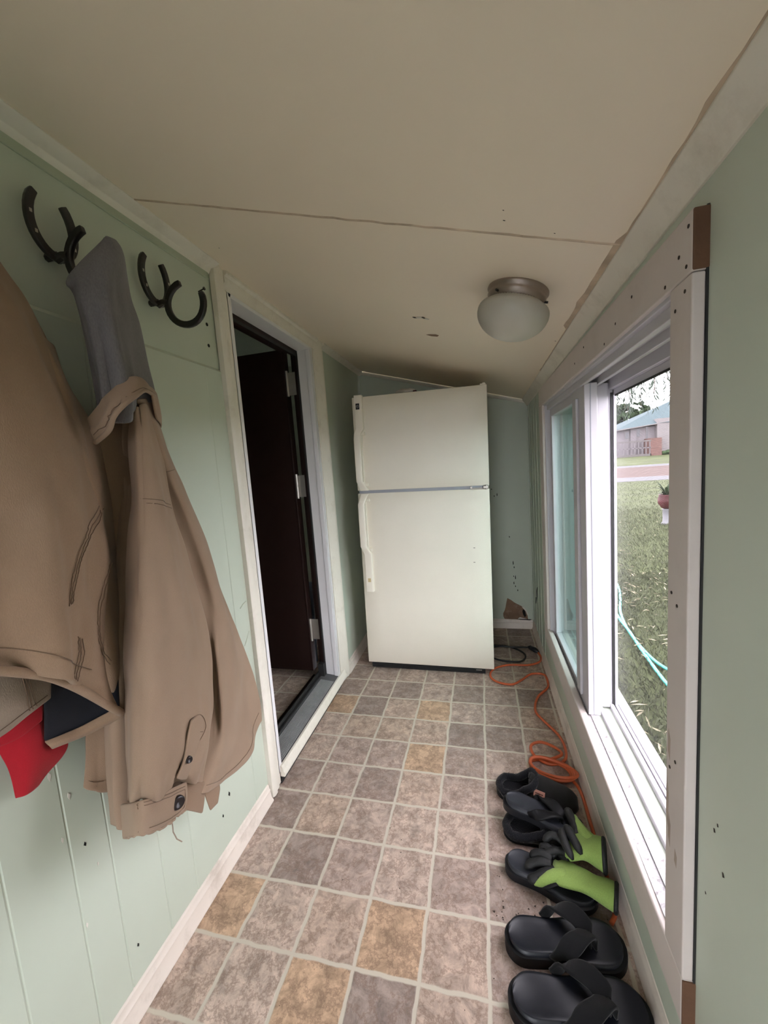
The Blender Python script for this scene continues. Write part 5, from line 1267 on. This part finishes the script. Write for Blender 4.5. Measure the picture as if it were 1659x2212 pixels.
def near():
    y = random.uniform(-8, 22); return random.uniform(3.3, 6.5 + (y + 8) * .33), y
def mid():
    y = random.uniform(14, 60); return 5 + (y + 13) * random.uniform(.12, .42), y
blades(17000, near, .14, .40)
blades(9000, mid, .2, .45)
def far_():
    y = 20 + 100 * random.random() ** 1.3; return 4 + (y + 13) * random.uniform(.2, .42), y
blades(6000, far_, .2, .5)
obj('lawn_grass', m, M['blade'], origin=(8, 10, GZ), label='green lawn grass growing outside the window', cat='grass', kind='stuff')
m = MB()
for i in range(620):
    if i < 420: x, y = near(); 
    else: x, y = mid()
    a = random.random() * 6.28; L_ = random.uniform(.16, .34); w = random.uniform(.025, .05); z = ground(y) + random.uniform(.12, .3)
    c, s = math.cos(a), math.sin(a)
    tl = random.uniform(-.08, .08)
    m.add([(x - c * L_, y - s * L_, z - tl), (x - s * w, y + c * w, z + .02), (x + c * L_, y + s * L_, z + tl), (x + s * w, y - c * w, z + .02)], [(0, 1, 2, 3)])
obj('leaf_litter', m, M['leaf_dry'], origin=(8, 10, GZ), label='pale fallen willow leaves scattered over the lawn', cat='leaves', kind='stuff')
# garden hose, doubled
gh = thing('garden_hose', (8, 10, GZ), 'turquoise garden hose lying doubled across the lawn', 'hose')
hz = GZ + .2
A_ = [(8.2, 22.5, hz), (9.2, 20.6, hz), (9.56, 19.19, hz), (9.41, 17.77, hz), (8.76, 15.35, hz), (8.12, 13.27, hz), (7.77, 11.47, hz), (7.59, 9.92, hz), (7.54, 8.31, hz), (7.63, 6.92, hz), (7.91, 6.0, hz), (8.4, 4.6, hz), (9.5, 3, hz)]
B_ = [(8.2, 22.5, hz), (7.9, 21.3, hz), (7.86, 19, hz), (7.9, 16, hz), (7.81, 13.25, hz), (7.68, 11.8, hz), (7.6, 10.09, hz + .05), (7.5, 8.56, hz), (7.41, 7.12, hz), (7.34, 5.68, hz), (7.34, 4.6, hz), (7.5, 2, hz), (8, -3, hz)]
obj('hose_run', MB().tube(cr1(A_, 80), .075, 8), M['hose'], gh, smooth=True)
obj('hose_run', MB().tube(cr1(B_, 80), .075, 8), M['hose'], gh, smooth=True)
# planter on a pedestal
pl = thing('planter', (23.2, 45, GZ), 'round red glazed pot on a grey-white pedestal standing on the lawn', 'planter')
obj('pedestal', MB().lathe([(.55, 0), (.55, .2), (.40, .35), (.42, 1.9), (.55, 2.0)], (23.15, 45, GZ), 24), M['pedestal'], pl, smooth=True)
obj('pot', MB().lathe([(.3, 2.0), (.62, 2.2), (.98, 2.8), (1.0, 3.3), (.85, 3.75), (.92, 3.9), (.8, 3.88), (.7, 3.6), (0, 3.6)], (23.2, 45, GZ), 28), M['pot'], pl, smooth=True)
m = MB(); random.seed(2)
for i in range(26):
    a = random.random() * 6.28; L_ = random.uniform(.9, 1.8); b = random.uniform(.25, 1.3)
    P = [Vector((23.2, 45, GZ + 3.6)) + Vector((math.cos(a) * L_ * t, math.sin(a) * L_ * t, b * 1.5 * math.sin(t * 2.0))) for t in (0, .25, .5, .75, 1)]
    sd_ = Vector((-math.sin(a), math.cos(a), .2))
    for j in range(4):
        w0 = .16 * math.sin(.4 + j * .8); w1 = .16 * math.sin(.4 + (j + 1) * .75)
        m.add([P[j] - sd_ * w0, P[j] + sd_ * w0, P[j + 1] + sd_ * w1, P[j + 1] - sd_ * w1], [(0, 1, 2, 3)])
obj('foliage', m, M['tree'], pl)
# willow whose branches hang into view; trunk stands to the right
wt = thing('willow_tree', (36, 6, GZ), 'weeping willow whose leafy strands hang across the sky outside the window', 'tree')
obj('trunk', MB().tube([(36, 6, GZ), (35.6, 6.4, 4), (35, 7, 12), (33, 9, 20), (30, 14, 26)], [2.2, 1.8, 1.6, 1.2, .6], 12), M['bark'], wt, smooth=True)
m = MB(); random.seed(9); br = MB()
for i in range(9):
    br.tube(cr1([(33, 9, 20), (28 + i * .6, 14 + i, 25), (18 + i * 1.2, 20 + i * 3, 24), (11 + i * 1.3, 18 + i * 3.6, 19)], 14), [.5 - .03 * k for k in range(14)], 6)
obj('branch', br, M['bark'], wt)
st = MB()
for i in range(150):
    y = random.uniform(14, 46)
    x = .19 + (y + 12.8) * random.uniform(.27, .55)
    zt = 20 + random.uniform(-2, 3)
    dist = math.hypot(x, y + 12.8)
    zb = 7.5 + dist * random.choice((.075, .10, .13, .16)) + random.uniform(-.4, .8)
    z = zt; dx = dy = 0
    P = []
    while z > zb:
        P.append((x + dx, y + dy, z)); z -= .8; dx += random.gauss(0, .05); dy += random.gauss(0, .05)
    if len(P) < 2: continue
    st.tube(P, .018, 3)
    z = zt
    while z > zb:
        a = random.random() * 6.28; L_ = random.uniform(.4, .75); k = (zt - z) / .8; p = P[min(int(k), len(P) - 1)]
        o = Vector((p[0], p[1], z)); d = Vector((math.cos(a) * .5, math.sin(a) * .5, -.9)).normalized(); sdv = d.cross(Vector((math.cos(a + 1.3), math.sin(a + 1.3), 0))).normalized() * .05
        m.add([o, o + d * L_ * .5 + sdv, o + d * L_, o + d * L_ * .5 - sdv], [(0, 1, 2, 3)])
        z -= random.uniform(.12, .3)
obj('strand', st, M['bark'], wt)
obj('leaves', m, M['leaf_green'], wt)
# house across the street
hs = thing('house', (100, 255, 3), 'pale house with a pale blue hipped roof across the street', 'house')
h = MB().box(79.5, 99.6, 252, 290, 2.5, 19.6)
wl2 = obj('wall', h, M['siding_grey'], hs)
h = MB().box(99.2, 140, 249, 290, 2.5, 23.5)
obj('wing_wall', h, M['siding'], hs)
h = MB(); h.add([(77.5, 249, 18.6), (99.6, 249, 20.8), (142, 245, 22.8), (142, 292, 21), (77.5, 292, 19), (117, 275, 35.5), (145, 275, 44)], [(0, 1, 5), (1, 2, 6, 5), (4, 5, 6, 3), (0, 5, 4), (0, 4, 3, 2, 1), (2, 3, 6)])
obj('roof', h, M['roof'], hs)
obj('eave_board', MB().prism([(77.5, 248.8, 18.2), (99.6, 248.8, 20.4), (99.6, 248.8, 20.9), (77.5, 248.8, 18.7)], (0, .4, 0)), M['siding'], hs)
for x0, z0, ww, hh in ((83.6, 13.5, 2.0, 3.6), (89.6, 14.2, 1.8, 4.2), (94.6, 12.4, .8, 7)):
    f_ = obj('window', MB().box(x0 - .3, x0 + ww + .3, 251.8, 252.1, z0 - .3, z0 + hh + .3), M['siding'], hs)
    obj('pane', MB().box(x0, x0 + ww, 251.7, 251.9, z0, z0 + hh), M['pane_dark'], f_)
obj('wall_grey_bay', MB().box(86.2, 89.4, 251.2, 252.2, 3, 19.5), M['siding_grey'], hs)
po = obj('porch', MB().box(76, 94, 243, 250, 2.6, 4.0).box(75.8, 94, 242.8, 243.2, 10.9, 11.7), M['wood_grey'], hs)
h = MB()
for i in range(10): h.box(76 + i * 1.9, 76.4 + i * 1.9, 242.9, 243.2, 4, 11)
h.box(76, 94, 242.9, 243.1, 7.2, 7.7)
obj('porch_rail', h, M['siding_grey'], po)
obj('brick_pier', MB().box(93.6, 99.3, 243, 252, 2.6, 12.6), M['brick'], hs)
obj('shed', MB().box(70, 79, 256, 270, 2.5, 15).prism([(69, 255.5, 15.5), (79.9, 255.5, 16.2), (76, 255.5, 19.4)], (0, 15, 0)), M['siding'], hs)
obj('chimney', MB().box(75.6, 78.8, 262, 265, 12, 30), M['brick'], hs)
h = MB(); random.seed(4)
for i in range(7):
    h.lathe([(0, -1), (1.3, -.6), (1.6, .2), (1.0, 1.1), (0, 1.3)], (101.5 + i * .9, 246.5 + random.uniform(-.5, .5), 4.0 + random.uniform(-.3, .5)), 8)
obj('shrub', h, M['tree'], hs)
def tree(loc, R_, label, n=420, seed=1, trunk=12):
    random.seed(seed)
    t = thing('tree', loc, label, 'tree')
    L0 = Vector(loc)
    obj('trunk', MB().tube([L0, L0 + Vector((0, 0, trunk + 4))], [1.2, .7], 8), M['bark'], t)
    m = MB()
    for i in range(n):
        d = Vector((random.gauss(0, 1), random.gauss(0, 1), random.gauss(0, .8))).normalized() * R_ * random.uniform(.55, 1) 
        c = L0 + Vector((0, 0, trunk + R_ * .6)) + Vector((d.x * 1.2, d.y * 1.2, d.z))
        s = R_ * random.uniform(.10, .19)
        for k in range(3):
            a = Vector((random.gauss(0, 1), random.gauss(0, 1), random.gauss(0, 1))).normalized() * s; b = Vector((random.gauss(0, 1), random.gauss(0, 1), random.gauss(0, 1))).normalized() * s
            m.add([c - a, c + b, c + a, c - b], [(0, 1, 2, 3)])
    obj('foliage', m, M['tree'], t)
tree((108, 322, 4), 16, 'broad dark green tree behind the left end of the house roof', seed=1)
